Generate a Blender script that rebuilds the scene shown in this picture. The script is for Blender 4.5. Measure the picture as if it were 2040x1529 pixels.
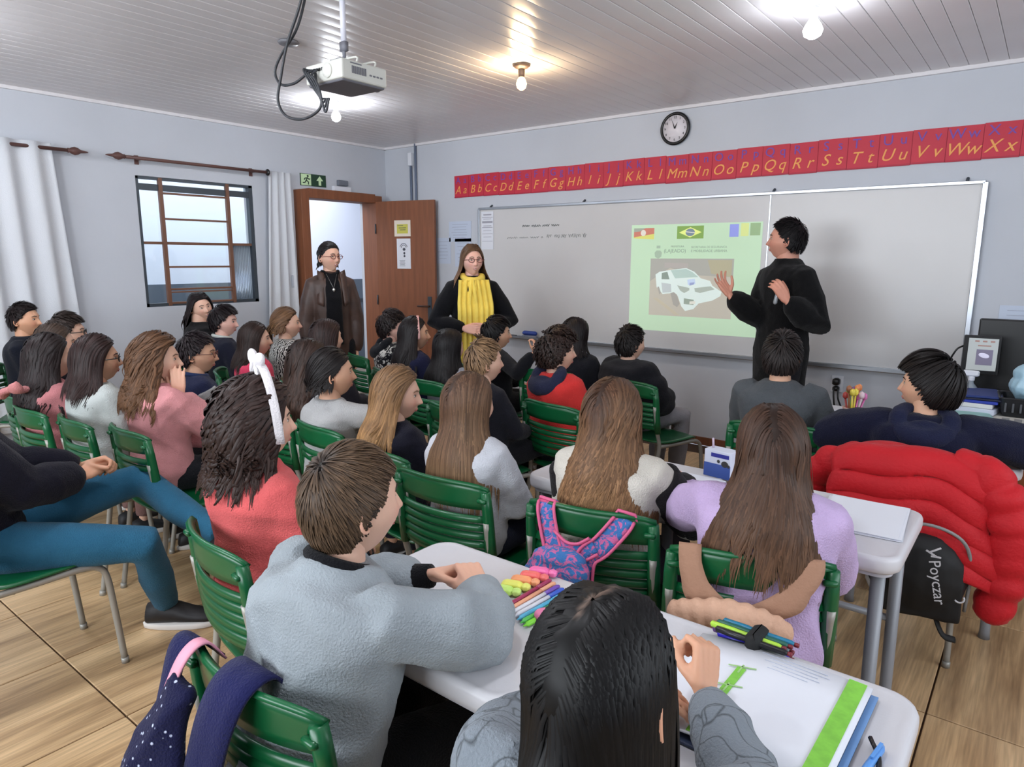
import bpy, math, random
import numpy as np
from mathutils import Vector, Matrix
random.seed(7); RS = np.random.RandomState(11)
SC = bpy.context.scene
for o in list(bpy.data.objects): bpy.data.objects.remove(o)
PI = math.pi
# ---------------------------------------------------------------- camera
F_PX = 1361.996; YAW, PITCH, ROLL = 0.6633, 0.1818, 0.0031
_f = Vector((-math.sin(YAW)*math.cos(PITCH), math.cos(YAW)*math.cos(PITCH), -math.sin(PITCH)))
_r = Vector((math.cos(YAW), math.sin(YAW), 0)); _u = _r.cross(_f)
_r2 = _r*math.cos(ROLL)+_u*math.sin(ROLL); _u2 = -_r*math.sin(ROLL)+_u*math.cos(ROLL)
cam = bpy.data.objects.new('camera', bpy.data.cameras.new('camera')); SC.collection.objects.link(cam)
_m = Matrix((_r2, _u2, -_f)).transposed().to_4x4(); _m.translation = (0, 0, 1.5); cam.matrix_world = _m
cam.data.sensor_width = 36; cam.data.lens = F_PX*36/2040; cam.data.clip_start = 0.05
SC.camera = cam
# ---------------------------------------------------------------- world, exposure, lights
SC.view_settings.view_transform = 'Standard'; SC.view_settings.look = 'None'
SC.view_settings.gamma = 1; SC.view_settings.use_curve_mapping = False
SC.view_settings.exposure = 0.56
W_ = bpy.data.worlds.new('world'); SC.world = W_; W_.use_nodes = True
W_.node_tree.nodes['Background'].inputs[0].default_value = (0.75, 0.83, 1, 1)
W_.node_tree.nodes['Background'].inputs[1].default_value = 0.5
try:
    SC.cycles.use_denoising = True; SC.cycles.max_bounces = 8; SC.cycles.diffuse_bounces = 4
    SC.cycles.sample_clamp_indirect = 6
except Exception: pass
L_, D_, H_ = 5.848, 5.236, 2.666       # left wall x=-L_, front wall y=D_, ceiling z=H_
XR, YB = 1.9, -2.4                     # right wall, back wall
def lamp(kind, loc, power, col, size=0.05, rot=None, sy=None):
    l = bpy.data.lights.new('lamp_light', kind); l.energy = power; l.color = col
    if kind == 'AREA':
        l.size = size
        if sy: l.shape = 'RECTANGLE'; l.size_y = sy
    else: l.shadow_soft_size = size
    o = bpy.data.objects.new('lamp_light', l); SC.collection.objects.link(o); o.location = loc
    if rot: o.rotation_euler = rot
    return o
COOL = (0.93, 0.95, 1.0)
# added fill lights at the unseen right and back walls (behind the camera)
lamp('AREA', (XR-0.06, 1.6, 1.7), 36, (0.86, 0.93, 1.0), 1.1, (0, math.radians(90), 0), 3.6)
lamp('AREA', (-2.2, YB+0.06, 1.75), 125, (0.88, 0.94, 1.0), 4.5, (math.radians(90), 0, 0), 1.1)
# corridor beyond the left wall
lamp('AREA', (-6.9, 3.6, 2.6), 62, (0.9, 0.94, 1.0), 1.4, None, 5.0)
# ---------------------------------------------------------------- tags
def tag(o, label=None, cat=None, group=None, kind=None):
    if label: o['label'] = label
    if cat: o['category'] = cat
    if group: o['group'] = group
    if kind: o['kind'] = kind
    return o
def empty(name, label, cat, loc=(0, 0, 0), rz=0, group=None):
    o = bpy.data.objects.new(name, None); SC.collection.objects.link(o)
    o.location = loc; o.rotation_euler = (0, 0, rz); o.empty_display_size = 0.1
    return tag(o, label, cat, group)
def copy_tree(o, parent=None):
    c = o.copy(); SC.collection.objects.link(c); c.parent = parent
    for ch in list(o.children): copy_tree(ch, c)
    return c
# ---------------------------------------------------------------- materials
_MC = {}
def srgb(c):
    if isinstance(c, str):
        c = tuple(int(c[i:i+2], 16)/255 for i in (0, 2, 4))
    return tuple(x/12.92 if x <= 0.04045 else ((x+0.055)/1.055)**2.4 for x in c)
def nd(nt, t, **kw):
    n = nt.nodes.new(t)
    for k, v in kw.items():
        if k == 'inp':
            for a, b in v.items(): n.inputs[a].default_value = b
        else: setattr(n, k, v)
    return n
def mat(name, col, rough=0.6, metal=0, spec=0.5, noise=0, nscale=8, bump=0, bscale=60, emit=0, ecol=None, coords='Object', stretch=None, alpha=1, col2=None, sheen=0, coat=0, trans=0):
    key = (name,)
    if key in _MC: return _MC[key]
    m = bpy.data.materials.new(name); m.use_nodes = True; nt = m.node_tree; b = nt.nodes['Principled BSDF']
    c = srgb(col)+(1,)
    b.inputs['Base Color'].default_value = c; b.inputs['Roughness'].default_value = rough; b.inputs['Metallic'].default_value = metal
    b.inputs['Specular IOR Level'].default_value = spec
    if sheen: b.inputs['Sheen Weight'].default_value = sheen
    if coat: b.inputs['Coat Weight'].default_value = coat; b.inputs['Coat Roughness'].default_value = 0.15
    if trans: b.inputs['Transmission Weight'].default_value = trans
    if emit:
        b.inputs['Emission Color'].default_value = (srgb(ecol)+(1,)) if ecol else c
        b.inputs['Emission Strength'].default_value = emit
    if noise or bump:
        tc = nd(nt, 'ShaderNodeTexCoord'); mp = nd(nt, 'ShaderNodeMapping'); nt.links.new(tc.outputs[coords], mp.inputs[0])
        if stretch: mp.inputs['Scale'].default_value = stretch
    if noise:
        n = nd(nt, 'ShaderNodeTexNoise', inp={'Scale': nscale, 'Detail': 5.0}); nt.links.new(mp.outputs[0], n.inputs['Vector'])
        mx = nd(nt, 'ShaderNodeMix', data_type='RGBA')
        c2 = (srgb(col2)+(1,)) if col2 else tuple(x*(1-noise) for x in c[:3])+(1,)
        mx.inputs[6].default_value = c2; mx.inputs[7].default_value = c if col2 else tuple(min(1, x*(1+noise*0.6)) for x in c[:3])+(1,)
        rp = nd(nt, 'ShaderNodeMapRange', inp={1: 0.35, 2: 0.65}); nt.links.new(n.outputs[0], rp.inputs[0])
        nt.links.new(rp.outputs[0], mx.inputs[0]); nt.links.new(mx.outputs[2], b.inputs['Base Color'])
    if bump:
        n2 = nd(nt, 'ShaderNodeTexNoise', inp={'Scale': bscale, 'Detail': 4.0}); nt.links.new(mp.outputs[0], n2.inputs['Vector'])
        bp = nd(nt, 'ShaderNodeBump', inp={'Strength': bump, 'Distance': 0.01}); nt.links.new(n2.outputs[0], bp.inputs['Height'])
        nt.links.new(bp.outputs[0], b.inputs['Normal'])
    _MC[key] = m; return m
def cloth(col, col2=None, pattern=None, pscale=30, rough=0.9):
    nm = 'fabric_%s_%s_%s' % (col, col2, pattern)
    if (nm,) in _MC: return _MC[(nm,)]
    m = mat(nm, col, rough, spec=0.12, sheen=0.08, noise=0.10, nscale=9, bump=0.5, bscale=220)
    nt = m.node_tree; b = nt.nodes['Principled BSDF']
    if pattern:
        tc = nd(nt, 'ShaderNodeTexCoord'); c2 = srgb(col2)+(1,); c1 = srgb(col)+(1,)
        mx = nd(nt, 'ShaderNodeMix', data_type='RGBA'); mx.inputs[6].default_value = c1; mx.inputs[7].default_value = c2
        if pattern == 'zebra':
            w = nd(nt, 'ShaderNodeTexWave', inp={'Scale': pscale*0.35, 'Distortion': 9.0, 'Detail Scale': 1.5}); fac = w.outputs['Fac']
            nt.links.new(tc.outputs['Object'], w.inputs[0])
            cr = nd(nt, 'ShaderNodeMath', operation='GREATER_THAN', inp={1: 0.5}); nt.links.new(fac, cr.inputs[0]); nt.links.new(cr.outputs[0], mx.inputs[0])
        elif pattern == 'splash':
            w = nd(nt, 'ShaderNodeTexNoise', inp={'Scale': pscale, 'Detail': 3.0, 'Distortion': 2.5}); nt.links.new(tc.outputs['Object'], w.inputs[0])
            cr = nd(nt, 'ShaderNodeMapRange', inp={1: 0.50, 2: 0.56}); nt.links.new(w.outputs[0], cr.inputs[0]); nt.links.new(cr.outputs[0], mx.inputs[0])
        elif pattern == 'vein':
            w = nd(nt, 'ShaderNodeTexVoronoi', feature='DISTANCE_TO_EDGE', inp={'Scale': pscale}); 
            n = nd(nt, 'ShaderNodeTexNoise', inp={'Scale': 5.0}); ad = nd(nt, 'ShaderNodeVectorMath', operation='ADD')
            nt.links.new(tc.outputs['Object'], n.inputs[0]); nt.links.new(tc.outputs['Object'], ad.inputs[0]); nt.links.new(n.outputs['Color'], ad.inputs[1]); nt.links.new(ad.outputs[0], w.inputs[0])
            cr = nd(nt, 'ShaderNodeMapRange', inp={1: 0.05, 2: 0.0}); nt.links.new(w.outputs[0], cr.inputs[0]); nt.links.new(cr.outputs[0], mx.inputs[0])
        elif pattern == 'dots':
            w = nd(nt, 'ShaderNodeTexVoronoi', inp={'Scale': pscale, 'Randomness': 1.0}); nt.links.new(tc.outputs['Object'], w.inputs[0])
            cr = nd(nt, 'ShaderNodeMapRange', inp={1: 0.22, 2: 0.14}); nt.links.new(w.outputs[0], cr.inputs[0]); nt.links.new(cr.outputs[0], mx.inputs[0])
        nt.links.new(mx.outputs[2], b.inputs['Base Color'])
    return m
def attr_mat(name, rough=0.5, spec=0.4, sss=0, bump=0, bscale=120, coat=0):
    if (name,) in _MC: return _MC[(name,)]
    m = mat(name, (0.5, 0.5, 0.5), rough, spec=spec, bump=bump, bscale=bscale)
    a = nd(m.node_tree, 'ShaderNodeVertexColor', layer_name='Col')
    m.node_tree.links.new(a.outputs[0], m.node_tree.nodes['Principled BSDF'].inputs['Base Color'])
    if sss:
        m.node_tree.nodes['Principled BSDF'].inputs['Subsurface Weight'].default_value = sss
        m.node_tree.nodes['Principled BSDF'].inputs['Subsurface Scale'].default_value = 0.01
    return m
# ---------------------------------------------------------------- geometry
def rotm(rx=0, ry=0, rz=0):
    return np.array((Matrix.Rotation(rz, 3, 'Z') @ Matrix.Rotation(ry, 3, 'Y') @ Matrix.Rotation(rx, 3, 'X')))
class G:
    def __init__(s): s.v = []; s.f = []; s.n = 0; s.m = []; s.mi = 0
    def add(s, v, f):
        v = np.asarray(v, float); s.v.append(v)
        s.f += [tuple(i+s.n for i in q) for q in f]; s.m += [s.mi]*len(f); s.n += len(v); return s
    def box(s, c, d, R=None, taper=1.0):
        x, y, z = d[0]/2, d[1]/2, d[2]/2; t = taper
        v = np.array([(-x, -y, -z), (x, -y, -z), (x, y, -z), (-x, y, -z), (-x*t, -y*t, z), (x*t, -y*t, z), (x*t, y*t, z), (-x*t, y*t, z)])
        if R is not None: v = v@np.asarray(R).T
        return s.add(v+np.array(c), [(0, 3, 2, 1), (4, 5, 6, 7), (0, 1, 5, 4), (1, 2, 6, 5), (2, 3, 7, 6), (3, 0, 4, 7)])
    def rbox(s, c, d, r=0.01, R=None):   # box with chamfered vertical and horizontal edges
        x, y, z = d[0]/2, d[1]/2, d[2]/2; r = min(r, x*.9, y*.9, z*.9)
        def ring(a, b, zz): return [(-a+r, -b, zz), (a-r, -b, zz), (a, -b+r, zz), (a, b-r, zz), (a-r, b, zz), (-a+r, b, zz), (-a, b-r, zz), (-a, -b+r, zz)]
        v = ring(x-r, y-r, -z)+ring(x, y, -z+r)+ring(x, y, z-r)+ring(x-r, y-r, z)
        f = [tuple(range(7, -1, -1)), tuple(range(24, 32))]
        for k in range(3):
            for i in range(8): j = (i+1) % 8; f.append((k*8+i, k*8+j, k*8+8+j, k*8+8+i))
        v = np.array(v)
        if R is not None: v = v@np.asarray(R).T
        return s.add(v+np.array(c), f)
    def tube(s, P, r, n=10, up=(0, 0, 1), cap=True, flat=1.0, round_=False, closed=False):
        P = np.asarray(P, float); m = len(P); r = np.broadcast_to(np.asarray(r, float), (m,)) if np.ndim(r) < 2 else r
        if round_:
            r = np.asarray(r, float); d0 = P[0]-P[1]; d0 /= np.linalg.norm(d0)+1e-9; d1 = P[-1]-P[-2]; d1 /= np.linalg.norm(d1)+1e-9
            P = np.vstack([P[0]+d0*r[0]*.97, P[0]+d0*r[0]*.7, P, P[-1]+d1*r[-1]*.7, P[-1]+d1*r[-1]*.97]); r = np.concatenate([[r[0]*.25, r[0]*.72], r, [r[-1]*.72, r[-1]*.25]]); m += 4
        T = np.gradient(P, axis=0) if not closed else (np.roll(P, -1, 0)-np.roll(P, 1, 0))
        T /= np.linalg.norm(T, axis=1)[:, None]+1e-12
        a = np.array(up, float); A = np.zeros((m, 3)); 
        if abs(T[0]@a) > .95: a = np.array((1., 0, 0)) if abs(T[0][0]) < .9 else np.array((0, 1., 0))
        for i in range(m):
            a = a-T[i]*(a@T[i]); a /= np.linalg.norm(a)+1e-12; A[i] = a
        B = np.cross(T, A); th = np.arange(n)*2*PI/n
        rr = np.stack([r, r*flat], 1) if np.ndim(r) < 2 else r
        v = P[:, None]+np.cos(th)[None, :, None]*B[:, None]*rr[:, 0, None, None]+np.sin(th)[None, :, None]*A[:, None]*rr[:, 1, None, None]
        f = []
        K = m if closed else m-1
        for k in range(K):
            k2 = (k+1) % m
            for i in range(n): j = (i+1) % n; f.append((k*n+i, k*n+j, k2*n+j, k2*n+i))
        if cap and not closed: f += [tuple(range(n-1, -1, -1)), tuple((m-1)*n+i for i in range(n))]
        return s.add(v.reshape(-1, 3), f)
    def ell(s, c, r, R=None, nu=12, nv=8):
        v = [(0, 0, -1)]; 
        for k in range(1, nv):
            p = -PI/2+PI*k/nv
            for i in range(nu): t = 2*PI*i/nu; v.append((math.cos(p)*math.cos(t), math.cos(p)*math.sin(t), math.sin(p)))
        v.append((0, 0, 1)); f = []
        for i in range(nu):
            j = (i+1) % nu; f.append((0, 1+j, 1+i)); f.append((len(v)-1, 1+(nv-2)*nu+i, 1+(nv-2)*nu+j))
            for k in range(nv-2): f.append((1+k*nu+i, 1+k*nu+j, 1+(k+1)*nu+j, 1+(k+1)*nu+i))
        v = np.array(v)*np.array(r)
        if R is not None: v = v@np.asarray(R).T
        return s.add(v+np.array(c), f)
    def rings(s, rs, cap=True):     # list of (n,3) rings
        n = len(rs[0]); f = []
        for k in range(len(rs)-1):
            for i in range(n): j = (i+1) % n; f.append((k*n+i, k*n+j, (k+1)*n+j, (k+1)*n+i))
        if cap: f += [tuple(range(n-1, -1, -1)), tuple((len(rs)-1)*n+i for i in range(n))]
        return s.add(np.vstack(rs), f)
    def lathe(s, prof, c=(0, 0, 0), n=16, R=None, cap=True):
        th = np.arange(n)*2*PI/n; R = np.eye(3) if R is None else R
        return s.rings([np.stack([np.cos(th)*r, np.sin(th)*r, np.full(n, z)], 1)@R.T+np.array(c) for r, z in prof], cap)
    def grid(s, P, thick=0.0):      # P (a,b,3); thick: extruded along normals
        P = np.asarray(P, float); a, b = P.shape[:2]
        q = lambda o, fl: [((o+i*b+j, o+i*b+j+1, o+(i+1)*b+j+1, o+(i+1)*b+j) if not fl else (o+i*b+j, o+(i+1)*b+j, o+(i+1)*b+j+1, o+i*b+j+1)) for i in range(a-1) for j in range(b-1)]
        if not thick: return s.add(P.reshape(-1, 3), q(0, False))
        N = np.cross(np.gradient(P, axis=0), np.gradient(P, axis=1)); N /= np.linalg.norm(N, axis=2)[..., None]+1e-12
        Q = P+N*thick; f = q(0, False)+q(a*b, True); o = a*b
        e = [(i, 0) for i in range(a)]+[(a-1, j) for j in range(1, b)]+[(i, b-1) for i in range(a-2, -1, -1)]+[(0, j) for j in range(b-2, 0, -1)]
        for k in range(len(e)):
            i, j = e[k]; i2, j2 = e[(k+1) % len(e)]; f.append((i*b+j, i2*b+j2, o+i2*b+j2, o+i*b+j))
        return s.add(np.vstack([P.reshape(-1, 3), Q.reshape(-1, 3)]), f)
    def poly(s, pts): return s.add(np.array(pts, float), [tuple(range(len(pts)))])
    def prism(s, pts, d):            # planar polygon extruded by vector d
        a = np.array(pts, float); n = len(a); b = a+np.array(d)
        return s.add(np.vstack([a, b]), [tuple(range(n-1, -1, -1)), tuple(range(n, 2*n))]+[(i, (i+1) % n, n+(i+1) % n, n+i) for i in range(n)])
    def build(s, name, mats, parent=None, smooth=True, bevel=0, fix=True, angle=None):
        me = bpy.data.meshes.new(name); v = np.vstack(s.v); me.from_pydata(v.tolist(), [], s.f)
        if fix:
            import bmesh
            bm = bmesh.new(); bm.from_mesh(me); bmesh.ops.recalc_face_normals(bm, faces=bm.faces); bm.to_mesh(me); bm.free()
        mats = mats if isinstance(mats, (list, tuple)) else [mats]
        for m in mats: me.materials.append(m)
        if len(mats) > 1: me.polygons.foreach_set('material_index', s.m)
        if smooth:
            me.polygons.foreach_set('use_smooth', [True]*len(me.polygons))
            if angle: me.set_sharp_from_angle(angle=math.radians(angle))
        o = bpy.data.objects.new(name, me); SC.collection.objects.link(o); o.parent = parent
        if bevel:
            b = o.modifiers.new('bevel', 'BEVEL'); b.width = bevel; b.segments = 2; b.limit_method = 'ANGLE'
        return o
def B(name, c, d, m, parent=None, bevel=0, R=None, label=None):
    o = G().box(c, d, R).build(name, m, parent, smooth=False, bevel=bevel, fix=False)
    if label: o['label'] = label
    return o
def structure(o): o['kind'] = 'structure'; return o
def curve_pts(P, n=8, closed=False):   # Catmull-Rom
    P = np.asarray(P, float); m = len(P); out = []
    for i in range(m if closed else m-1):
        p0 = P[(i-1) % m] if (closed or i > 0) else 2*P[0]-P[1]; p1 = P[i]; p2 = P[(i+1) % m]; p3 = P[(i+2) % m] if (closed or i+2 < m) else 2*P[-1]-P[-2]
        for t in np.arange(n)/n:
            out.append(.5*((2*p1)+(-p0+p2)*t+(2*p0-5*p1+4*p2-p3)*t*t+(-p0+3*p1-3*p2+p3)*t**3))
    if not closed: out.append(P[-1])
    return np.array(out)
def text(body, name, size, loc, rot, m, parent=None, ext=0.0006, shear=0, ax='CENTER', sx=1):
    c = bpy.data.curves.new(name, 'FONT'); c.body = body; c.size = size; c.extrude = ext; c.align_x = ax; c.align_y = 'CENTER'; c.shear = shear; c.resolution_u = 3
    o = bpy.data.objects.new(name, c); SC.collection.objects.link(o); o.parent = parent; o.location = loc; o.rotation_euler = rot; o.scale = (sx, 1, 1)
    c.materials.append(m); TEXTS.append(o); return o
TEXTS = []
def texts_to_mesh():
    dg = bpy.context.evaluated_depsgraph_get()
    for o in TEXTS:
        me = bpy.data.meshes.new_from_object(o.evaluated_get(dg)); n = bpy.data.objects.new('t', me); SC.collection.objects.link(n)
        nm, p, l, r, sc = o.name, o.parent, o.location.copy(), o.rotation_euler.copy(), o.scale.copy(); bpy.data.objects.remove(o)
        n.name = nm; n.parent = p; n.location = l; n.rotation_euler = r; n.scale = sc
# ================================================================ ROOM
M_wall = mat('wall_paint', (0.755, 0.77, 0.80), 0.75, spec=0.25, noise=0.035, nscale=1.6, bump=0.08, bscale=30)
M_ceil = mat('pvc_ceiling', (0.865, 0.855, 0.865), 0.30, spec=0.45, noise=0.03, nscale=2)
M_white = mat('white_trim', (0.86, 0.87, 0.9), 0.5)
M_dark = mat('dark_gap', (0.12, 0.11, 0.11), 0.9)
M_black = mat('black_plastic', (0.045, 0.047, 0.055), 0.4)
M_paper = mat('paper', (0.86, 0.87, 0.90), 0.8, spec=0.1)
M_door = mat('door_wood', (0.50, 0.30, 0.19), 0.55, noise=0.14, nscale=3.5, stretch=(9, 9, 0.7), bump=0.05, bscale=20)
M_steel = mat('window_steel', (0.25, 0.28, 0.31), 0.5, metal=0.3)
M_rust = mat('brown_steel', (0.43, 0.29, 0.22), 0.5)
M_alu = mat('aluminium', (0.70, 0.72, 0.75), 0.28, metal=0.85)
def wood_floor():
    m = mat('wood_tile', (0.62, 0.48, 0.33), 0.36, spec=0.45); nt = m.node_tree; b = nt.nodes['Principled BSDF']
    tc = nd(nt, 'ShaderNodeTexCoord'); oi = nd(nt, 'ShaderNodeObjectInfo'); cx = nd(nt, 'ShaderNodeMath', operation='MULTIPLY', inp={1: 37.0})
    nt.links.new(oi.outputs['Random'], cx.inputs[0]); ad = nd(nt, 'ShaderNodeVectorMath', operation='ADD'); nt.links.new(tc.outputs['Object'], ad.inputs[0]); nt.links.new(cx.outputs[0], ad.inputs[1])
    def noise(sc, stretch, det=6.0, dist=0.0):
        mp = nd(nt, 'ShaderNodeMapping'); mp.inputs['Scale'].default_value = stretch; nt.links.new(ad.outputs[0], mp.inputs[0])
        n = nd(nt, 'ShaderNodeTexNoise', inp={'Scale': sc, 'Detail': det, 'Distortion': dist}); nt.links.new(mp.outputs[0], n.inputs[0]); return n
    n1 = noise(2.2, (5.5, .45, 1), 4, .5); n2 = noise(9, (14, .6, 1), 6)
    r1 = nd(nt, 'ShaderNodeValToRGB'); e = r1.color_ramp.elements
    e[0].position = .28; e[0].color = srgb((0.58, 0.46, 0.33))+(1,); e[1].position = .72; e[1].color = srgb((0.86, 0.73, 0.56))+(1,)
    k = r1.color_ramp.elements.new(.5); k.color = srgb((0.76, 0.63, 0.47))+(1,)
    nt.links.new(n1.outputs[0], r1.inputs[0])
    r2 = nd(nt, 'ShaderNodeMapRange', inp={1: .3, 2: .7, 3: .72, 4: 1.12}); nt.links.new(n2.outputs[0], r2.inputs[0])
    mx = nd(nt, 'ShaderNodeMix', data_type='RGBA', blend_type='MULTIPLY'); mx.inputs[0].default_value = 1
    nt.links.new(r1.outputs[0], mx.inputs[6]); nt.links.new(r2.outputs[0], mx.inputs[7]); nt.links.new(mx.outputs[2], b.inputs['Base Color'])
    return m
M_floor = wood_floor()
floor = structure(B('floor', ((XR-L_)/2, (YB+D_)/2, -0.06), (XR+L_, D_-YB, 0.1), mat('grout', (0.27, 0.19, 0.13), 0.9)))
tw, th_ = 0.522, 0.833
tm = G().rbox((0, 0, 0), (tw-0.006, th_-0.006, 0.012), 0.002).build('tile', M_floor, None, smooth=False); tme = tm.data; bpy.data.objects.remove(tm)
_fl = floor.location
for i in range(-11, 4):
    for j in range(-2, 6):
        cx = -0.17+tw*(i+.5); cy = 0.815+th_*(j+.5)
        if cx-tw/2 < -L_-.3 or cx+tw/2 > XR+.2 or cy+th_/2 > D_+.5: continue
        o = bpy.data.objects.new('tile', tme); SC.collection.objects.link(o); o.parent = floor
        x0, x1 = max(cx-tw/2, -L_), min(cx+tw/2, XR); y0, y1 = cy-th_/2, min(cy+th_/2, D_)
        if x1-x0 < .03 or y1-y0 < .03: continue
        o.location = ((x0+x1)/2, (y0+y1)/2, -0.006); o.scale = ((x1-x0)/tw, (y1-y0)/th_, 1)
# ceiling of narrow white strips running towards the board wall
ceiling = structure(B('ceiling', ((XR-L_)/2, (YB+D_)/2, H_+0.05), (XR+L_, D_-YB, 0.06), mat('ceiling_void', (0.35, 0.34, 0.34), 0.9)))
sw = 0.1; prof = [(-.5, 0.012), (-.5, 0.0), (-.46, -.0030), (-.25, -.0042), (0, -.0046), (.25, -.0042), (.46, -.0030), (.485, 0.0), (.47, 0.012)]
pr = np.array(prof); yl = D_-(-0.6)
ringA = np.stack([pr[:, 0]*sw, np.full(len(pr), -yl/2), pr[:, 1]], 1); ringB = ringA+[0, yl, 0]
so = G().rings([ringA, ringB]).build('ceiling_strip', M_ceil, None, smooth=True, angle=30); sme = so.data; bpy.data.objects.remove(so)
k = 0; x = -L_+sw/2
while x < XR:
    o = bpy.data.objects.new('ceiling_strip', sme); SC.collection.objects.link(o); o.parent = ceiling; o.location = (x, (D_-0.6)/2, H_); x += sw
structure(B('trim_1', (-L_+0.012, (YB+D_)/2, H_-0.012), (0.03, D_-YB, 0.03), M_ceil))
structure(B('trim_2', ((XR-L_)/2, D_-0.012, H_-0.012), (XR+L_, 0.03, 0.03), M_ceil))
# walls
def wall_boxes(name, boxes):
    g = G()
    for a, b in boxes:
        g.box([(p+q)/2 for p, q in zip(a, b)], [q-p for p, q in zip(a, b)])
    return structure(g.build(name, M_wall, smooth=False, fix=False))
T = 0.15
W2 = (1.00, 2.03, 1.09, 2.14); W1 = (2.60, 3.625, 1.09, 2.14); DR = (4.14, 4.99, 0, 2.07)
wall_boxes('wall_left', [((-L_-T, YB, 0), (-L_, W2[0], H_+.1)), ((-L_-T, W2[0], 0), (-L_, W2[1], W2[2])), ((-L_-T, W2[0], W2[3]), (-L_, W2[1], H_+.1)),
    ((-L_-T, W2[1], 0), (-L_, W1[0], H_+.1)), ((-L_-T, W1[0], 0), (-L_, W1[1], W1[2])), ((-L_-T, W1[0], W1[3]), (-L_, W1[1], H_+.1)),
    ((-L_-T, W1[1], 0), (-L_, DR[0], H_+.1)), ((-L_-T, DR[0], DR[3]), (-L_, DR[1], H_+.1)), ((-L_-T, DR[1], 0), (-L_, D_+T, H_+.1))])
wall_boxes('wall_front', [((-L_, D_, 0), (XR+T, D_+T, H_+.1))])
wall_boxes('wall_right', [((XR, YB, 0), (XR+T, D_, 1.1)), ((XR, YB, 2.3), (XR+T, D_, H_+.1)), ((XR, YB, 1.1), (XR+T, -.3, 2.3)), ((XR, 3.5, 1.1), (XR+T, D_, 2.3))])
wall_boxes('wall_back', [((-L_-T, YB-T, 0), (XR+T, YB, 1.15)), ((-L_-T, YB-T, 2.35), (XR+T, YB, H_+.1)), ((-L_-T, YB-T, 1.15), (-4.5, YB, 2.35)), ((0.1, YB-T, 1.15), (XR+T, YB, 2.35))])
structure(B('baseboard_front', ((XR-L_)/2, D_-0.008, 0.03), (XR+L_, 0.016, 0.065), M_door))
structure(B('baseboard_left', (-L_+0.008, (YB+4.06)/2, 0.03), (0.016, 4.06-YB, 0.065), M_door))
# windows on the left wall
M_glass = mat('window_glass', (0.93, 0.96, 0.97), 0.03); _nt = M_glass.node_tree
_tr = nd(_nt, 'ShaderNodeBsdfTransparent', inp={0: (0.9, 0.94, 0.95, 1)}); _gl = nd(_nt, 'ShaderNodeBsdfGlossy', inp={'Roughness': 0.05}); _mx = nd(_nt, 'ShaderNodeMixShader', inp={0: 0.08})
_nt.links.new(_tr.outputs[0], _mx.inputs[1]); _nt.links.new(_gl.outputs[0], _mx.inputs[2]); _nt.links.new(_mx.outputs[0], _nt.nodes['Material Output'].inputs[0])
def window(name, y0, y1, z0, z1, bars=True):
    w = structure(G().box((-L_-.03, y0+.012, (z0+z1)/2), (.05, .024, z1-z0)).box((-L_-.03, y1-.018, (z0+z1)/2), (.05, .036, z1-z0))
        .box((-L_-.03, (y0+y1)/2, z0+.014), (.05, y1-y0, .028)).box((-L_-.03, (y0+y1)/2, z1-.012), (.05, y1-y0, .02)).box((-L_-.03, (y0+y1)/2, z1-.082), (.04, y1-y0, .05)).build(name, M_steel, smooth=False, fix=False))
    zm = 1.612
    for (a, b) in ((y0, y0+.2), (y0+.2, y1-.24), (y1-.24, y1)):
        for (c, d) in ((z0, zm), (zm, z1)):
            rib = (a == y1-.24 and c == z0)
            if rib:
                t = np.linspace(0, 1, 61); P = np.array([[(-L_-.035+.004*math.sin(s*60*PI/2), a+(b-a)*s, zz) for s in t] for zz in (c, d)])
                G().grid(P, .003).build('window_pane', mat('ribbed_glass', (0.75, 0.80, 0.85), 0.25, trans=0.6), w)
            else: B('window_pane', (-L_-.035, (a+b)/2, (c+d)/2), (.004, b-a, d-c), M_glass, w)
    if bars:
        B('cross_bar', (-L_-.02, (y0+y1)/2, zm), (.022, y1-y0-.03, .022), M_rust, w)
        for y in (y0+.195, y1-.245): B('upright_bar', (-L_-.012, y, (z0+z1)/2), (.03, .03, z1-z0-.01), M_rust, w)
        for z in (2.016, 1.81, 1.416, 1.23, 1.205, 1.115): B('sash_bar', (-L_-.012, (y0+y1)/2-.025, z), (.022, y1-y0-.44, .016 if z != 1.205 else .012), M_rust, w)
    return w
window('window_1', *W1); window('window_2', *W2)
for nm, a, b in (('added_window_3', (XR+.05, -.3), (XR+.05, 3.5)), ('added_window_4', (-4.5, YB-.05), (.1, YB-.05))):  # invented window frames around the added fill lights, out of view
    z0, z1 = (1.1, 2.3) if nm == 'added_window_3' else (1.15, 2.35); g = G(); d = np.array(b)-np.array(a)
    for k in range(5): p = np.array(a)+d*k/4; g.box((p[0], p[1], (z0+z1)/2), (.04, .04, z1-z0))
    for z in (z0+.02, (z0+z1)/2, z1-.02): g.box(((a[0]+b[0])/2, (a[1]+b[1])/2, z), (abs(d[0])+.04, abs(d[1])+.04, .04))
    structure(g.build(nm, M_steel, smooth=False, fix=False))
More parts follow.
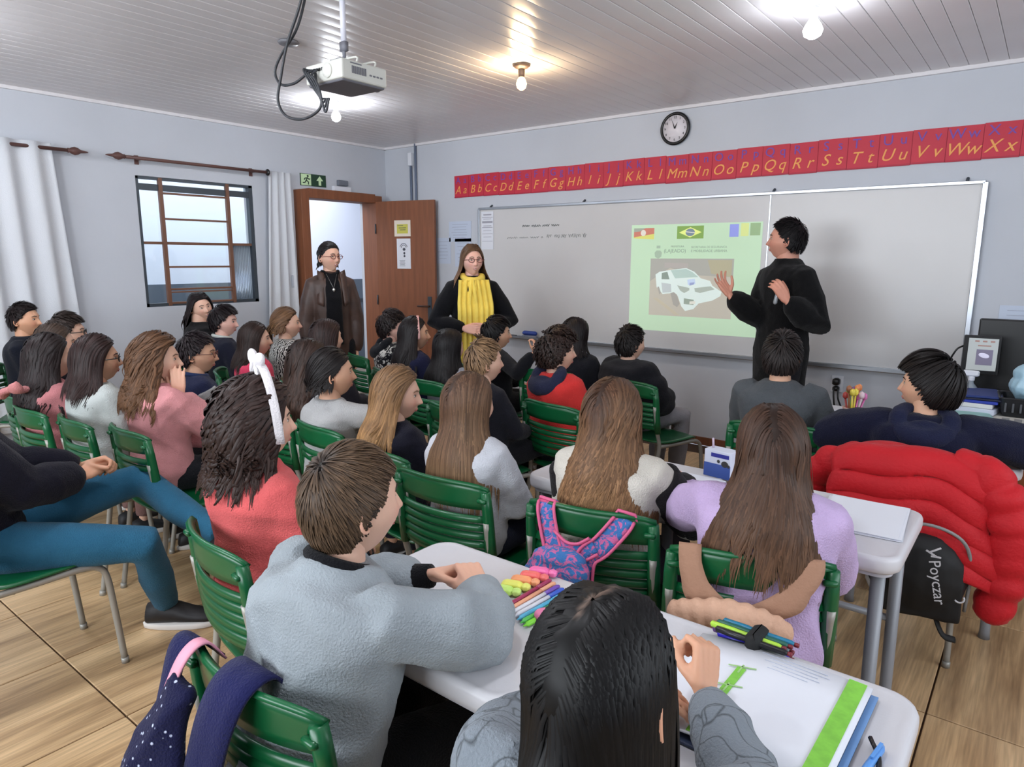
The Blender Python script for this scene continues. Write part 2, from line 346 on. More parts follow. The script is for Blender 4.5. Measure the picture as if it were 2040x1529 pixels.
# curtain rods and curtains
M_rod = mat('rod_wood', (0.36, 0.24, 0.22), 0.5)
def rod(y0, y1, ends, label):
    r = empty('curtain_rod', label, 'curtain rod', (-L_+.09, (y0+y1)/2, 2.262)); h = (y1-y0)/2
    G().tube([(0, -h, 0), (0, h, 0)], .013, 12).build('pole', M_rod, r)
    for e in ends:
        s = 1 if e > 0 else -1
        G().lathe([(.004, 0), (.018, .006), (.014, .014), (.024, .03), (.03, .05), (.024, .072), (.012, .09), (.008, .12), (.003, .14)], R=rotm(rx=-PI/2*s), c=(0, s*h, 0)).build('finial', M_rod, r)
    for y in (-h+.12, h-.12):
        G().box((-.05, y, 0), (.09, .014, .02)).box((-.085, y, -.005), (.01, .03, .07)).build('bracket', M_rod, r, smooth=False)
    if ends == (-1,): G().ell((0, h, 0), (.03, .018, .03)).build('end_cap', M_black, r)
    return r
rod(0.6, 2.10, (1,), 'brown curtain rod carrying the wide grey white curtain')
rod(2.50, 3.735, (-1,), 'long brown curtain rod above the barred window')
M_curt = mat('curtain_cloth', (0.80, 0.81, 0.83), 0.9, spec=0.1, bump=0.2, bscale=150)
def curtain(y0, y1, zt, zb, folds, amp, spread, label, n=120, xo=.09, y0b=None, y1b=None, sheer=False):
    t = np.linspace(0, 1, n); s = np.linspace(0, 1, 16); y0b = y0 if y0b is None else y0b; y1b = y1 if y1b is None else y1b
    P = np.zeros((16, n, 3))
    for i, v in enumerate(s):
        a = y0+(y0b-y0)*v; b = y1+(y1b-y1)*v
        P[i, :, 1] = a+(b-a)*t+.01*np.sin(t*folds*2*PI+1)*v
        P[i, :, 0] = -L_+xo+amp*(0.6+.4*v)*(np.sin(t*folds*2*PI+.6*v)+.35*np.sin(t*folds*5.1+2+v))
        P[i, :, 2] = zt+(zb-zt)*v
    return tag(G().grid(P, .002).build('curtain', M_curt), label, 'curtain')
curtain(0.5, 2.0, 2.30, 0.25, 9, .03, 0, 'wide pale grey curtain hanging at the picture edge beside the window', y1b=2.10)
curtain(3.76, 3.99, 2.28, 0.2, 3.5, .02, 0, 'narrow white curtain gathered between barred window and doorway', n=60, xo=.06, y0b=3.62, y1b=4.04)
# doorway and open door
dframe = structure(G().box((-L_+.01, 4.105, 1.07), (.22, .09, 2.14)).box((-L_+.01, 5.025, 1.07), (.22, .09, 2.14)).box((-L_+.01, 4.565, 2.11), (.22, .83, .09)).build('door_1', M_door, smooth=False, fix=False, bevel=.004))
B('door_stop', (-L_-.09, 4.175, 1.03), (.05, .05, 2.06), mat('dark_wood', (0.22, 0.2, 0.22), .6), dframe)
leaf = empty('open_door', 'brown wooden door leaf standing open beside the doorway', 'door', (-5.735, 4.995, 0), math.radians(13))
B('door_panel', (.36, 0, 1.045), (.72, .035, 2.07), M_door, leaf, .003)
hp = G().box((.655, -.024, .98), (.045, .008, .24)).build('handle_plate', M_steel, leaf, smooth=False)
G().tube([(.655, -.02, 1.0), (.655, -.06, 1.0), (.53, -.065, 1.0)], .010, 10).build('handle', mat('dark_bronze', (0.28, 0.2, 0.17), .4, metal=.5), leaf)
for z in (.3, 1.05, 1.8): G().tube([(-.004, -.022, z-.05), (-.004, -.022, z+.05)], .008, 8).build('hinge', M_steel, leaf)
n1 = empty('door_notice', 'white framed notice with yellow centre taped on the brown door', 'sign', (-5.735, 4.995, 0), math.radians(13))
B('sheet', (.335, -.020, 1.80), (.20, .002, .165), mat('cream_paper', (0.88, 0.84, 0.78), .8), n1)
B('yellow_panel', (.335, -.0215, 1.795), (.135, .002, .095), mat('yellow_print', (0.78, 0.76, 0.35), .8), n1)
M_ink = mat('grey_ink', (0.28, 0.29, 0.33), .8); M_lightink = mat('pale_ink', (0.60, 0.62, 0.66), .8)
G().box((.335, -.0228, 1.805), (.09, .001, .006)).box((.34, -.0228, 1.785), (.07, .001, .006)).box((.31, -.0228, 1.828), (.07, .001, .004)).build('print', M_ink, n1, smooth=False)
n2 = empty('door_notice', 'tall white notice with a drawing taped below the yellow one on the door', 'sign', (-5.735, 4.995, 0), math.radians(13))
B('sheet', (.345, -.020, 1.54), (.17, .002, .31), M_paper, n2)
g = G()
g.tube([(.345+.045*math.cos(a), -.0215, 1.60+.045*math.sin(a)) for a in np.linspace(.2, PI-.2, 12)], .003, 4)
g.tube([(.345+.03*math.cos(a), -.0215, 1.60+.03*math.sin(a)) for a in np.linspace(0, PI, 12)], .003, 4)
g.ell((.35, -.0215, 1.585), (.018, .001, .015)).ell((.352, -.0215, 1.545), (.012, .001, .014)).ell((.353, -.0215, 1.515), (.012, .001, .012))
for q in range(5): g.box((.325, -.0215, 1.47-.014*q), (.07-.01*(q % 2), .001, .004))
g.build('print', M_ink, n2, smooth=False)
# exit sign, number plate, light switch
ex = empty('exit_sign', 'green emergency exit sign with running figure and arrow above the doorway', 'sign', (-L_+.004, 4.29, 2.245))
B('board', (0, 0, 0), (.006, .30, .115), mat('sign_green', (0.12, 0.25, 0.17), .6), ex)
M_glow = mat('sign_pale', (0.80, 0.90, 0.72), .6)
B('figure_panel', (.004, -.085, 0), (.002, .115, .105), M_glow, ex)
g = G().ell((.0055, -.065, .035), (.001, .011, .011))
for a, b in (((-.07, .022), (-.085, -.005)), ((-.07, .018), (-.05, .004)), ((-.05, .004), (-.04, .012)), ((-.075, .018), (-.10, .012)), ((-.10, .012), (-.108, -.004)), ((-.085, -.005), (-.06, -.02)), ((-.06, -.02), (-.062, -.045)), ((-.085, -.005), (-.10, -.028)), ((-.10, -.028), (-.125, -.03))):
    g.tube([(.0055, a[0], a[1]), (.0055, b[0], b[1])], .005, 6)
g.build('running_figure', mat('sign_dark', (0.08, 0.2, 0.12), .6), ex)
G().prism([(.0045, .075, .045), (.0045, .115, .0), (.0045, .09, .0), (.0045, .09, -.045), (.0045, .06, -.045), (.0045, .06, 0), (.0045, .035, 0)], (.001, 0, 0)).build('arrow', M_glow, ex, smooth=False)
wl = empty('emergency_light', 'small white emergency light box beside the green exit sign', 'light fixture', (-L_+.02, 4.62, 2.215))
B('housing', (0, 0, -.03), (.04, .22, .05), M_white, wl, .006); B('lamp_head', (.005, .01, .03), (.04, .12, .055), mat('grey_lens', (0.42, 0.44, 0.48), .4), wl, .006)
ls = empty('light_switch', 'small white light switch on the wall by the narrow curtain', 'switch', (-L_+.004, 3.985, 1.27))
B('plate', (.05, 0, 0), (.012, .07, .12), mat('switch_plate', (0.70, 0.72, 0.76), .5), ls, .003); B('rocker', (.058, 0, 0), (.006, .02, .035), M_white, ls)
# conduits in the corner
for i, x in enumerate((-5.43, -5.36)):
    tag(G().tube([(x, D_-.02, 2.66 if i else 2.45), (x, D_-.02, .1)], .013, 10).build('conduit', mat('conduit_grey', (0.42, 0.46, 0.54), .5)), ('grey wall conduit nearest the corner, topped by a white box', 'grey wall conduit reaching the ceiling behind the open door')[i], 'pipe')
tag(B('junction_box', (-5.425, D_-.025, 2.51), (.05, .04, .13), M_white, None, .004), 'small white junction box at the top of the corner conduit', 'electrical box')
# corridor beyond
CX = -7.75
structure(B('wall_corridor', (CX-.05, 3.4, 1.4), (.1, 12, 3.0), mat('corridor_white', (0.90, 0.92, 0.97), .8)))
structure(B('trim_3', (CX+.005, 3.4, .60), (.012, 12, 1.2), mat('corridor_grey', (0.36, 0.40, 0.45), .6)))
structure(B('trim_4', (CX+.015, 3.4, .90), (.02, 12, .05), mat('corridor_rail', (0.22, 0.24, 0.27), .6)))
structure(B('floor_corridor', (-6.87, 3.4, -.05), (1.75, 12, .1), mat('corridor_floor', (0.55, 0.5, 0.45), .4)))
structure(B('ceiling_corridor', (-6.87, 3.4, 2.82), (1.75, 12, .1), M_white))
structure(B('wall_end', (-6.87, 9.4, 1.4), (1.75, .1, 3), M_white)); structure(B('wall_far', (-6.87, -2.6, 1.4), (1.75, .1, 3), M_white))
# ================================================================ BOARD WALL
Y = D_
wb = empty('whiteboard', 'long white writing board with aluminium frame on the front wall', 'whiteboard', ((-4.484-.39)/2, Y-.012, 1.362))
bw, bh = 4.094, 1.211
M_board = mat('board_white', (0.79, 0.785, 0.785), 0.32, spec=0.4, noise=0.03, nscale=1.4)
B('panel', (-.647, 0, 0), (2.796, .02, bh), M_board, wb); B('panel', (1.4, 0, 0), (1.292, .02, bh), M_board, wb)
B('panel_joint', (.752, -.012, 0), (.008, .006, bh), M_alu, wb)
for nm, c, d in (('frame_rail', (0, -.012, bh/2), (bw, .03, .022)), ('frame_rail', (0, -.012, -bh/2), (bw, .03, .022)), ('frame_rail', (-bw/2, -.012, 0), (.02, .03, bh)), ('frame_rail', (bw/2, -.012, 0), (.03, .03, bh))): B(nm, c, d, M_alu, wb, .003)
B('pen_tray', (0, -.045, -bh/2-.008), (bw-.1, .07, .012), mat('tray_grey', (0.48, 0.46, 0.45), .4, metal=.5), wb, .003)
B('tray_lip', (0, -.078, -bh/2+.002), (bw-.1, .008, .02), M_alu, wb)
for x in (-1.9, -.85, .77, 1.95): G().tube([(x, -.02, bh/2+.012), (x, .008, bh/2+.03)], .009, 8).build('wall_screw', M_steel, wb)
def scribble(x0, x1, z, h, seed, lw=.0035, name='writing'):
    r = np.random.RandomState(seed); g = G(); x = x0
    while x < x1:
        wd = r.uniform(.03, .13); wd = min(wd, x1-x); m = int(wd/.006)+4; t = np.linspace(0, 1, m)
        P = np.stack([x+wd*t+.004*np.sin(t*m*1.7), np.full(m, -.0125), z+h*.35*np.sin(t*m*1.35+r.rand()*6)*(.5+r.rand(m)*.7)], 1); g.tube(P, lw/2, 4); x += wd+r.uniform(.018, .035)
    return g
scribble(-1.52, -1.10, .43, .03, 3, .006).build('writing', mat('marker_grey', (0.45, 0.47, 0.47), .6), wb)
scribble(-1.70, -1.28, .325, .024, 4).build('writing', mat('marker_faint', (0.56, 0.58, 0.58), .6), wb)
scribble(-1.24, -.82, .335, .05, 5).build('writing', mat('marker_faint', (0, 0, 0)), wb)
cal = empty('paper_list', 'printed list taped in the corner of the whiteboard', 'paper', (-4.38, Y-.026, 1.76))
B('sheet', (0, 0, 0), (.15, .002, .36), M_paper, cal)
g = G()
for q, (a, b) in enumerate(((.15, .012), (.125, .006), (.11, .006), (.08, .02), (.045, .006), (.03, .006), (0, .004), (-.03, .004), (-.06, .004), (-.1, .004))): g.box((0, -.0015, a), (.10+.03*(q % 2), .001, b))
g.build('print', mat('print_grey', (0.62, 0.62, 0.66), .8), cal, smooth=False)
er = empty('board_eraser', 'blue board eraser lying on the whiteboard tray', 'eraser', (-3.83, Y-.065, .765))
G().rbox((0, 0, .008), (.16, .045, .016), .004).build('felt', mat('felt_grey', (0.5, 0.52, 0.58), .9), er); G().rbox((0, 0, .036), (.16, .045, .04), .012).build('grip', mat('eraser_blue', (0.13, 0.25, 0.58), .5), er)
tag(G().tube([(-4.15, Y-.065, .764), (-3.99, Y-.06, .764)], .009, 8, round_=False).build('marker_pen', M_black), 'black marker pen lying on the tray beside the blue eraser', 'marker')
# projected slide: light on the board
SX, SZ0, SZ1 = (-2.81, -1.728), .908, 1.770
sl = empty('projected_slide', 'pale green projected slide with flags and a white car on the whiteboard', 'projection', (0, Y-.0235, 0))
def lit(name, col, e=.55): return mat('slide_'+name, col, .6, spec=.1, emit=e*.75, ecol=col)
def SP(u, v): # slide uv -> xz
    return (SX[0]+(SX[1]-SX[0])*u, SZ1+(SZ0-SZ1)*v)
def spoly(name, pts, m, lay, parent=None):
    q = [(SP(u, v)[0], -.0004*lay, SP(u, v)[1]) for u, v in pts]
    return G().prism(q, (0, -.0003, 0)).build(name, m, parent or sl, smooth=False)
def srect(name, u0, v0, u1, v1, m, lay, parent=None): return spoly(name, [(u0, v0), (u1, v0), (u1, v1), (u0, v1)], m, lay, parent)
srect('slide_background', 0, 0, 1, 1, lit('bg', (0.70, 0.80, 0.69), .42), 1)
f1 = srect('state_flag', .02, .03, .19, .115, lit('red', (0.74, 0.48, 0.42), .35), 2)
spoly('yellow_stripe', [(.02, .115), (.19, .085), (.19, .135), (.02, .125)], lit('yellow', (0.80, 0.80, 0.45), .35), 3, f1)
spoly('green_stripe', [(.02, .03), (.12, .03), (.07, .06), (.02, .065)], lit('g0', (0.60, 0.63, 0.58), .35), 3, f1)
spoly('crest', [(.1+.022*math.cos(a), .075+.03*math.sin(a)) for a in np.linspace(0, 2*PI, 13)[:-1]], lit('pale', (0.82, 0.80, 0.76), .4), 4, f1)
f2 = srect('brazil_flag', .375, .02, .58, .135, lit('green', (0.50, 0.63, 0.35), .35), 2)
spoly('rhombus', [(.39, .078), (.4775, .032), (.565, .078), (.4775, .124)], lit('yellow2', (0.83, 0.87, 0.52), .4), 3, f2)
spoly('disc', [(.4775+.036*math.cos(a), .078+.034*math.sin(a)) for a in np.linspace(0, 2*PI, 17)[:-1]], lit('blue', (0.47, 0.53, 0.58), .35), 4, f2)
spoly('band', [(.4425, .068), (.5125, .078), (.5125, .086), (.4425, .076)], lit('pale', 0), 5, f2)
f3 = srect('city_flag', .77, .015, .835, .125, lit('blue3', (0.55, 0.58, 0.83), .4), 2)
srect('yellow_field', .85, .01, .905, .12, lit('yellow3', (0.78, 0.82, 0.55), .4), 2, f3); srect('green_field', .915, .01, .985, .115, lit('green3', (0.57, 0.67, 0.52), .35), 2, f3)
lg = spoly('crest_logo', [(.20, .26), (.215, .24), (.245, .24), (.26, .26), (.255, .30), (.23, .315), (.205, .30)], lit('logo', (0.62, 0.70, 0.62), .35), 2)
srect('crest_top', .215, .195, .245, .22, lit('logo', 0), 2, lg)
M_st = lit('txt', (0.54, 0.62, 0.55), .3)
def stext(s, u, v, size, ax='LEFT'):
    x, z = SP(u, v); return text(s, 'slide_text', size, (x, -.0012, z), (PI/2, 0, 0), M_st, sl, ax=ax)
stext('PREFEITURA', .33, .205, .021); stext('(LAJEADO)', .275, .245, .040); stext('SECRETARIA DE SEGURANCA', .49, .212, .022); stext('E MOBILIDADE URBANA', .49, .246, .027)
ph = srect('car_photo', .17, .315, .815, .85, lit('road', (0.73, 0.71, 0.66), .3), 2)
def pp(u, v): return (.17+.645*u, .315+.535*v)
def ph_poly(n, pts, m, lay): return spoly(n, [pp(*q) for q in pts], m, lay, ph)
ph_poly('street_backdrop', [(0, 0), (1, 0), (1, .30), (.55, .28), (.25, .16), (0, .4)], lit('street', (0.66, 0.66, 0.63), .28), 3)
ph_poly('shop_front', [(.18, .07), (.47, .08), (.47, .16), (.18, .16)], lit('shop', (0.68, 0.66, 0.64), .3), 4)
ph_poly('wall_patch', [(.7, .02), (.98, .02), (.98, .3), (.75, .25)], lit('wallp', (0.68, 0.66, 0.56), .3), 4)
ph_poly('kerb', [(.05, .7), (.1, .69), (.4, .98), (.33, .98)], lit('kerb', (0.74, 0.71, 0.63), .3), 4)
M_cb = lit('car', (0.80, 0.85, 0.83), .42)
ph_poly('car_body', [(.07, .28), (.12, .23), (.24, .2), (.45, .16), (.55, .22), (.63, .33), (.74, .37), (.77, .45), (.88, .55), (.87, .62), (.78, .70), (.62, .76), (.56, .86), (.46, .9), (.41, .82), (.36, .64), (.28, .60), (.17, .62), (.09, .5)], M_cb, 5)
ph_poly('windscreen', [(.26, .2), (.45, .175), (.53, .23), (.6, .31), (.32, .34)], lit('wscreen', (0.68, 0.76, 0.73), .35), 6)
ph_poly('side_window', [(.15, .25), (.22, .23), (.25, .36), (.15, .36)], lit('swin', (0.55, 0.60, 0.56), .28), 6)
ph_poly('headlight', [(.35, .46), (.5, .5), (.5, .54), (.44, .59), (.39, .55)], lit('hl', (0.67, 0.71, 0.67), .3), 6)
ph_poly('grille', [(.56, .5), (.75, .46), (.8, .51), (.63, .58), (.57, .56)], lit('hl', 0), 6)
ph_poly('door_line', [(.15, .42), (.27, .44), (.28, .58), (.17, .60)], lit('dl', (0.72, 0.75, 0.75), .35), 6)
ph_poly('wheel', [(.27, .60), (.31, .58), (.35, .62), (.39, .78), (.36, .84), (.31, .80)], lit('wheel', (0.66, 0.65, 0.62), .25), 6)
ph_poly('rear_wheel', [(.1, .5), (.12, .49), (.15, .60), (.13, .63)], lit('wheel', 0), 6)
ph_poly('lower_grille', [(.44, .68), (.56, .7), (.56, .79), (.44, .78)], lit('lg', (0.60, 0.65, 0.60), .28), 6)
ph_poly('number_plate', [(.51, .73), (.58, .72), (.58, .77), (.51, .78)], lit('np', (0.82, 0.82, 0.78), .4), 7)
ph_poly('bonnet_badge', [(.47, .36), (.56, .34), (.57, .43), (.48, .45)], lit('badge', (0.72, 0.78, 0.86), .4), 6)
ph_poly('bonnet_mark', [(.5, .41), (.56, .40), (.55, .44), (.5, .46)], lit('mark', (0.58, 0.62, 0.76), .35), 7)
# clock
ck = empty('wall_clock', 'round black-rimmed wall clock above the alphabet strip', 'clock', (-2.463, Y-.02, 2.500))
th = np.linspace(0, 2*PI, 41)[:-1]
G().tube([(.112*math.cos(a), 0, .112*math.sin(a)) for a in th], .013, 10, closed=True, up=(0, 1, 0)).build('rim', M_black, ck)
G().lathe([(.001, .004), (.112, .004), (.112, -.012), (.001, -.012)], R=rotm(rx=PI/2), n=32).build('dial', mat('clock_face', (0.86, 0.84, 0.86), .5), ck)
for k in range(1, 13):
    a = PI/2-k*PI/6; text(str(k), 'numeral', .026, (.083*math.cos(a), -.0055, .083*math.sin(a)), (PI/2, 0, 0), M_black, ck)
def hand_(a, l, w): return G().prism([(-w*math.cos(a), -.008, w*math.sin(a)), (w*math.cos(a), -.008, -w*math.sin(a)), (l*math.sin(a), -.008, l*math.cos(a))], (0, -.002, 0))
hand_(math.radians(25), .05, .006).build('hour_hand', M_black, ck, smooth=False); hand_(math.radians(-22), .07, .005).build('minute_hand', M_black, ck, smooth=False)
# alphabet cards
M_red = mat('card_red', (0.74, 0.16, 0.24), .6, noise=.05, nscale=6); M_red2 = mat('card_red_dark', (0.66, 0.12, 0.22), .6)
M_pb = mat('letter_blue', (0.44, 0.27, 0.62), .6); M_yc = mat('letter_yellow', (0.90, 0.62, 0.32), .6); M_yc2 = M_yc
xs = np.linspace(-4.825, -.243, 25)
for k in range(27):
    ch = 'ABCDEFGHIJKLMNOPQRSTUVWXYZ*'[k]
    if ch == '*': break
    x = -4.825+.191*k+.0955; z = 2.1965+.016*k/24-.008*math.sin(k/24*PI)+random.uniform(-.003, .003)
    c = empty('alphabet_card', 'red alphabet card with the blue and yellow letters %s %s' % (ch, ch.lower()), 'alphabet card', (x, Y-.006, z), 0, 'alphabet cards above the whiteboard')
    c.rotation_euler = (0, random.uniform(-.015, .015), 0)
    B('card', (0, 0, 0), (.1885, .003, .212), M_red, c); B('backing', (0, .002, 0), (.192, .001, .209), M_red2, c)
    B('lower_edge', (0, -.003, -.1), (.1885, .004, .010), M_red2, c)
    for sx_, s_ in ((-.043, ch), (.047, ch.lower())):
        text(s_, 'printed_letter', .088, (sx_, -.003, .058), (PI/2, 0, 0), M_pb, c, ext=.0008)
        text(s_, 'cursive_letter', .108, (sx_-.004, -.003, -.035), (PI/2, 0, 0), M_yc, c, ext=.0008, shear=.30)
# paper notices between door and board
for i, (x, z, w, h) in enumerate(((-4.76, 1.76, .30, .2), (-4.99, 1.57, .2, .26), (-4.72, 1.55, .22, .28))):
    nt_ = empty('wall_notice', ('pale notice in clear sleeve, uppermost between door and whiteboard', 'pale notice in clear sleeve nearest the open door', 'pale notice in clear sleeve behind the woman with the yellow scarf')[i], 'notice', (x, Y-.003, z))
    B('sheet', (0, 0, 0), (w, .002, h), mat('faded_paper', (0.74, 0.78, 0.85), .5), nt_)
    g = G()
    for q in range(6): g.box((-.01*(q % 2), -.0015, h*.35-q*h*.13), (w*.7-.02*(q % 3), .001, .005))
    g.build('print', mat('faint_print', (0.64, 0.67, 0.74), .8), nt_, smooth=False)
nt_ = empty('wall_notice', 'faint printed notice on the wall at the picture edge above the teacher desk', 'notice', (-.10, Y-.003, 1.14))
B('sheet', (0, 0, 0), (.28, .002, .16), mat('faded_paper', 0), nt_); g = G()
for q in range(4): g.box((0, -.0015, .05-q*.03), (.2, .001, .004))
g.build('print', mat('faint_print', 0), nt_, smooth=False)
# socket with black plug and cables
so_ = empty('wall_socket', 'wall socket with black plug below the whiteboard', 'socket', (-1.13, Y-.006, .62))
B('plate', (0, 0, 0), (.08, .01, .12), M_white, so_, .002); G().rbox((0, -.035, .02), (.045, .06, .05), .01).rbox((.0, -.03, -.03), (.04, .05, .035), .008).build('plug', M_black, so_)
for i, dx in enumerate((-.01, .02)):
    P = curve_pts([(-1.13+dx, Y-.06, .60), (-1.12+dx, Y-.075, .52), (-1.09+dx*2, Y-.07, .42), (-1.02+dx*3, Y-.09, .30), (-.95, Y-.1, .1), (-.93, Y-.12, .008), (-.6, Y-.14, .006)], 6)
    tag(G().tube(P, .006, 6).build('power_cable', M_black), ('black power cable hanging from the wall socket, nearer the corner', 'black power cable hanging from the wall socket, nearer the teacher desk')[i], 'cable')
# ================================================================ CEILING FITTINGS
M_bulb = mat('bulb_cool', (1, 1, 1), .3, emit=22, ecol=(0.95, 0.97, 1)); M_bulbw = mat('bulb_warm', (1, .95, .85), .3, emit=16, ecol=(1, 0.80, 0.50))
M_sock = mat('bronze_base', (0.25, 0.20, 0.18), .5)
def bulb(x, y, warm, label, watt, r=.032, drop=.10, base=.055, bm=None):
    b = empty('ceiling_lamp', label, 'ceiling lamp', (x, y, H_-.006))
    G().lathe([(base, 0), (base, -.008), (base*.7, -.02), (.025, -.026), (.001, -.027)], n=24).build('ceiling_plate', bm or M_sock, b)
    G().lathe([(.019, -.02), (.021, -.035), (.018, -.07), (.015, -.075)], n=16).build('socket', bm or M_sock, b)
    G().lathe([(.014, -.06), (.016, -.075), (r*.8, -drop+.012), (r, -drop-.01), (r*.85, -drop-.032), (r*.4, -drop-.045), (.001, -drop-.048)], n=20).build('bulb', M_bulbw if warm else M_bulb, b)
    lamp('POINT', (x, y, H_-.02-drop), watt, (1, .72, .42) if warm else (0.9, 0.94, 1.0), r*1.35)
M_pw = mat('white_base', (0.8, 0.8, 0.84), .4)
bulb(-2.70, 3.54, True, 'bare warm glowing bulb on a dark ceiling rose above the class', 19)
bulb(-1.0, 3.52, False, 'large bare cool white bulb nearest the board end of the ceiling', 9, .044, .115, .03, M_pw)
bulb(-4.42, 3.48, False, 'bare cool white bulb seen just below the projector', 28, .035, .10, .03, M_pw)
bulb(-4.42, .75, False, 'bare cool white bulb beyond the picture edge near the wide curtain', 42, .04, .10, .03, M_pw)
bulb(-2.70, .62, False, 'bare cool white bulb overhead in the near row, middle of the room', 54, .04, .10, .03, M_pw)
bulb(-.75, .45, False, 'bare cool white bulb overhead in the near row, above the viewer', 40, .04, .10, .03, M_pw)
sm = tag(G().lathe([(.05, 0), (.058, -.008), (.05, -.018), (.001, -.02)], (-3.43, 2.40, H_-.006), 24).build('ceiling_rose', mat('dull_rose', (0.42, 0.42, 0.44), .5)), 'empty grey ceiling rose beside the projector cable', 'ceiling fitting')
# projector
PX, PYp, PZ = -2.57, 2.09, 2.285
pj = empty('projector', 'white projector hanging under the ceiling on a thin pole', 'projector', (PX, PYp, PZ))
M_pj = mat('projector_white', (0.78, 0.78, 0.75), .45); M_pjd = mat('projector_grey', (0.42, 0.42, 0.45), .6)
B('housing', (0, 0, 0), (.25, .25, .08), M_pj, pj, .008)
G().rbox((0, 0, -.043), (.235, .235, .010), .004).build('base_panel', M_pjd, pj, smooth=False)
g = G()
for q in range(9): g.box((.1265, -.07+.009*q, .002), (.003, .005, .03))
g.build('vent_grille', M_pjd, pj, smooth=False)
g = G()
for q in range(4): g.box((.1265, .03+.02*q, -.005), (.003, .012, .006))
g.box((.1265, -.05, .028), (.003, .06, .004)).build('side_vent', M_pjd, pj, smooth=False)
G().tube([(.03, -.124, 0), (.03, -.132, 0)], .03, 20).build('speaker_grille', mat('speaker_pale', (.86, .86, .83), .6), pj)
g = G()
for q in range(5): g.box((-.10+.025*q, -.127, .012), (.016, .006, .012))
g.build('connector', M_black, pj, smooth=False)
G().lathe([(.04, 0), (.042, .02), (.03, .022), (.001, .015)], (.04, .125, 0), R=rotm(rx=-PI/2), n=20).build('lens', mat('lens_glass', (0.6, 0.63, 0.66), .1), pj)
for yy in (-.03, .07):
    G().tube(curve_pts([(-.02, yy, .038), (-.02, yy, .062), (.105, yy, .062), (.105, yy, .038)], 4), .005, 6).build('bracket_arm', M_pj, pj)
G().box((0, .02, .064), (.07, .16, .006)).build('mount_plate', M_pjd, pj, smooth=False)
G().tube([(-.01, 0, .064), (-.01, 0, .16)], .008, 10).box((-.01, 0, .13), (.035, .022, .04)).build('mount_rod', M_pjd, pj)
tag(G().tube([(PX-.01, PYp, PZ+.15), (PX-.01, PYp, H_)], .013, 12).build('mounting_pole', M_pw), 'white ceiling pole holding the projector', 'pole')
def cable(P, label, r=.006): return tag(G().tube(curve_pts(P, 8), r, 8).build('cable', mat('cable_black', (0.16, 0.17, 0.19), .5)), label, 'cable')
cable([(-2.62, 1.94, 2.66), (-2.655, 1.95, 2.583), (-2.726, 1.95, 2.476), (-2.847, 1.95, 2.394), (-2.90, 1.95, 2.33), (-2.86, 1.95, 2.272), (-2.76, 1.95, 2.262), (-2.67, 1.955, 2.29)], 'black cable looping from the ceiling into the back of the projector')
cable([(-2.61, 1.93, 2.66), (-2.67, 1.93, 2.55), (-2.77, 1.93, 2.42), (-2.83, 1.93, 2.29), (-2.86, 1.93, 2.20), (-2.81, 1.93, 2.13), (-2.70, 1.93, 2.10), (-2.60, 1.93, 2.11), (-2.56, 1.94, 2.15), (-2.60, 1.95, 2.24), (-2.62, 1.96, 2.285)], 'long black cable hanging below the projector in a wide loop')
for i in range(4):
    dx = .018*i; cable([(-2.65+dx, 1.955, 2.297), (-2.66+dx, 1.93, 2.30-.01*i), (-2.62+dx*.8, 1.925, 2.25), (-2.575+dx*.5, 1.925, 2.20), (-2.55+dx*.5, 1.93, 2.17-.02*i), (-2.53+dx*.6, 1.935, 2.165)], ('leftmost', 'second', 'third', 'rightmost')[i]+' short black cable bunched at the back of the projector', .005)
# ================================================================ PEOPLE
def V(*a): return np.array(a, float)
def nrm(v): return np.asarray(v, float)/(np.linalg.norm(v)+1e-9)
def sst(a, b, x): t = np.clip((x-a)/(b-a), 0, 1); return t*t*(3-2*t)
def remesh(g, vox, it=3, fac=.5):
    me = bpy.data.meshes.new('tmp'); me.from_pydata(np.vstack(g.v).tolist(), [], g.f)
    o = bpy.data.objects.new('tmp', me); SC.collection.objects.link(o)
    m = o.modifiers.new('r', 'REMESH'); m.mode = 'VOXEL'; m.voxel_size = vox
    if it: s = o.modifiers.new('s', 'SMOOTH'); s.iterations = it; s.factor = fac
    dg = bpy.context.evaluated_depsgraph_get(); e = o.evaluated_get(dg); me2 = e.to_mesh()
    n = len(me2.vertices); v = np.empty(n*3); me2.vertices.foreach_get('co', v)
    L = len(me2.loops); li = np.empty(L, int); me2.loops.foreach_get('vertex_index', li)
    ls = np.empty(len(me2.polygons), int); me2.polygons.foreach_get('loop_start', ls); lt = np.empty(len(me2.polygons), int); me2.polygons.foreach_get('loop_total', lt)
    f = [tuple(li[a:a+b].tolist()) for a, b in zip(ls.tolist(), lt.tolist())]
    nv = np.empty(n*3); me2.vertex_normals.foreach_get('vector', nv)
    e.to_mesh_clear(); bpy.data.objects.remove(o); bpy.data.meshes.remove(me)
    return v.reshape(-1, 3), f, nv.reshape(-1, 3)
def fastmesh(name, v, f, m, parent, col=None, smooth=True):
    me = bpy.data.meshes.new(name); me.from_pydata(np.asarray(v).tolist(), [], f)
    for q in (m if isinstance(m, (list, tuple)) else [m]): me.materials.append(q)
    if smooth: me.polygons.foreach_set('use_smooth', [True]*len(me.polygons))
    if col is not None:
        a = me.color_attributes.new('Col', 'FLOAT_COLOR', 'POINT'); c = np.ones((len(v), 4)); c[:, :3] = col; a.data.foreach_set('color', c.ravel())
    o = bpy.data.objects.new(name, me); SC.collection.objects.link(o); o.parent = parent; return o
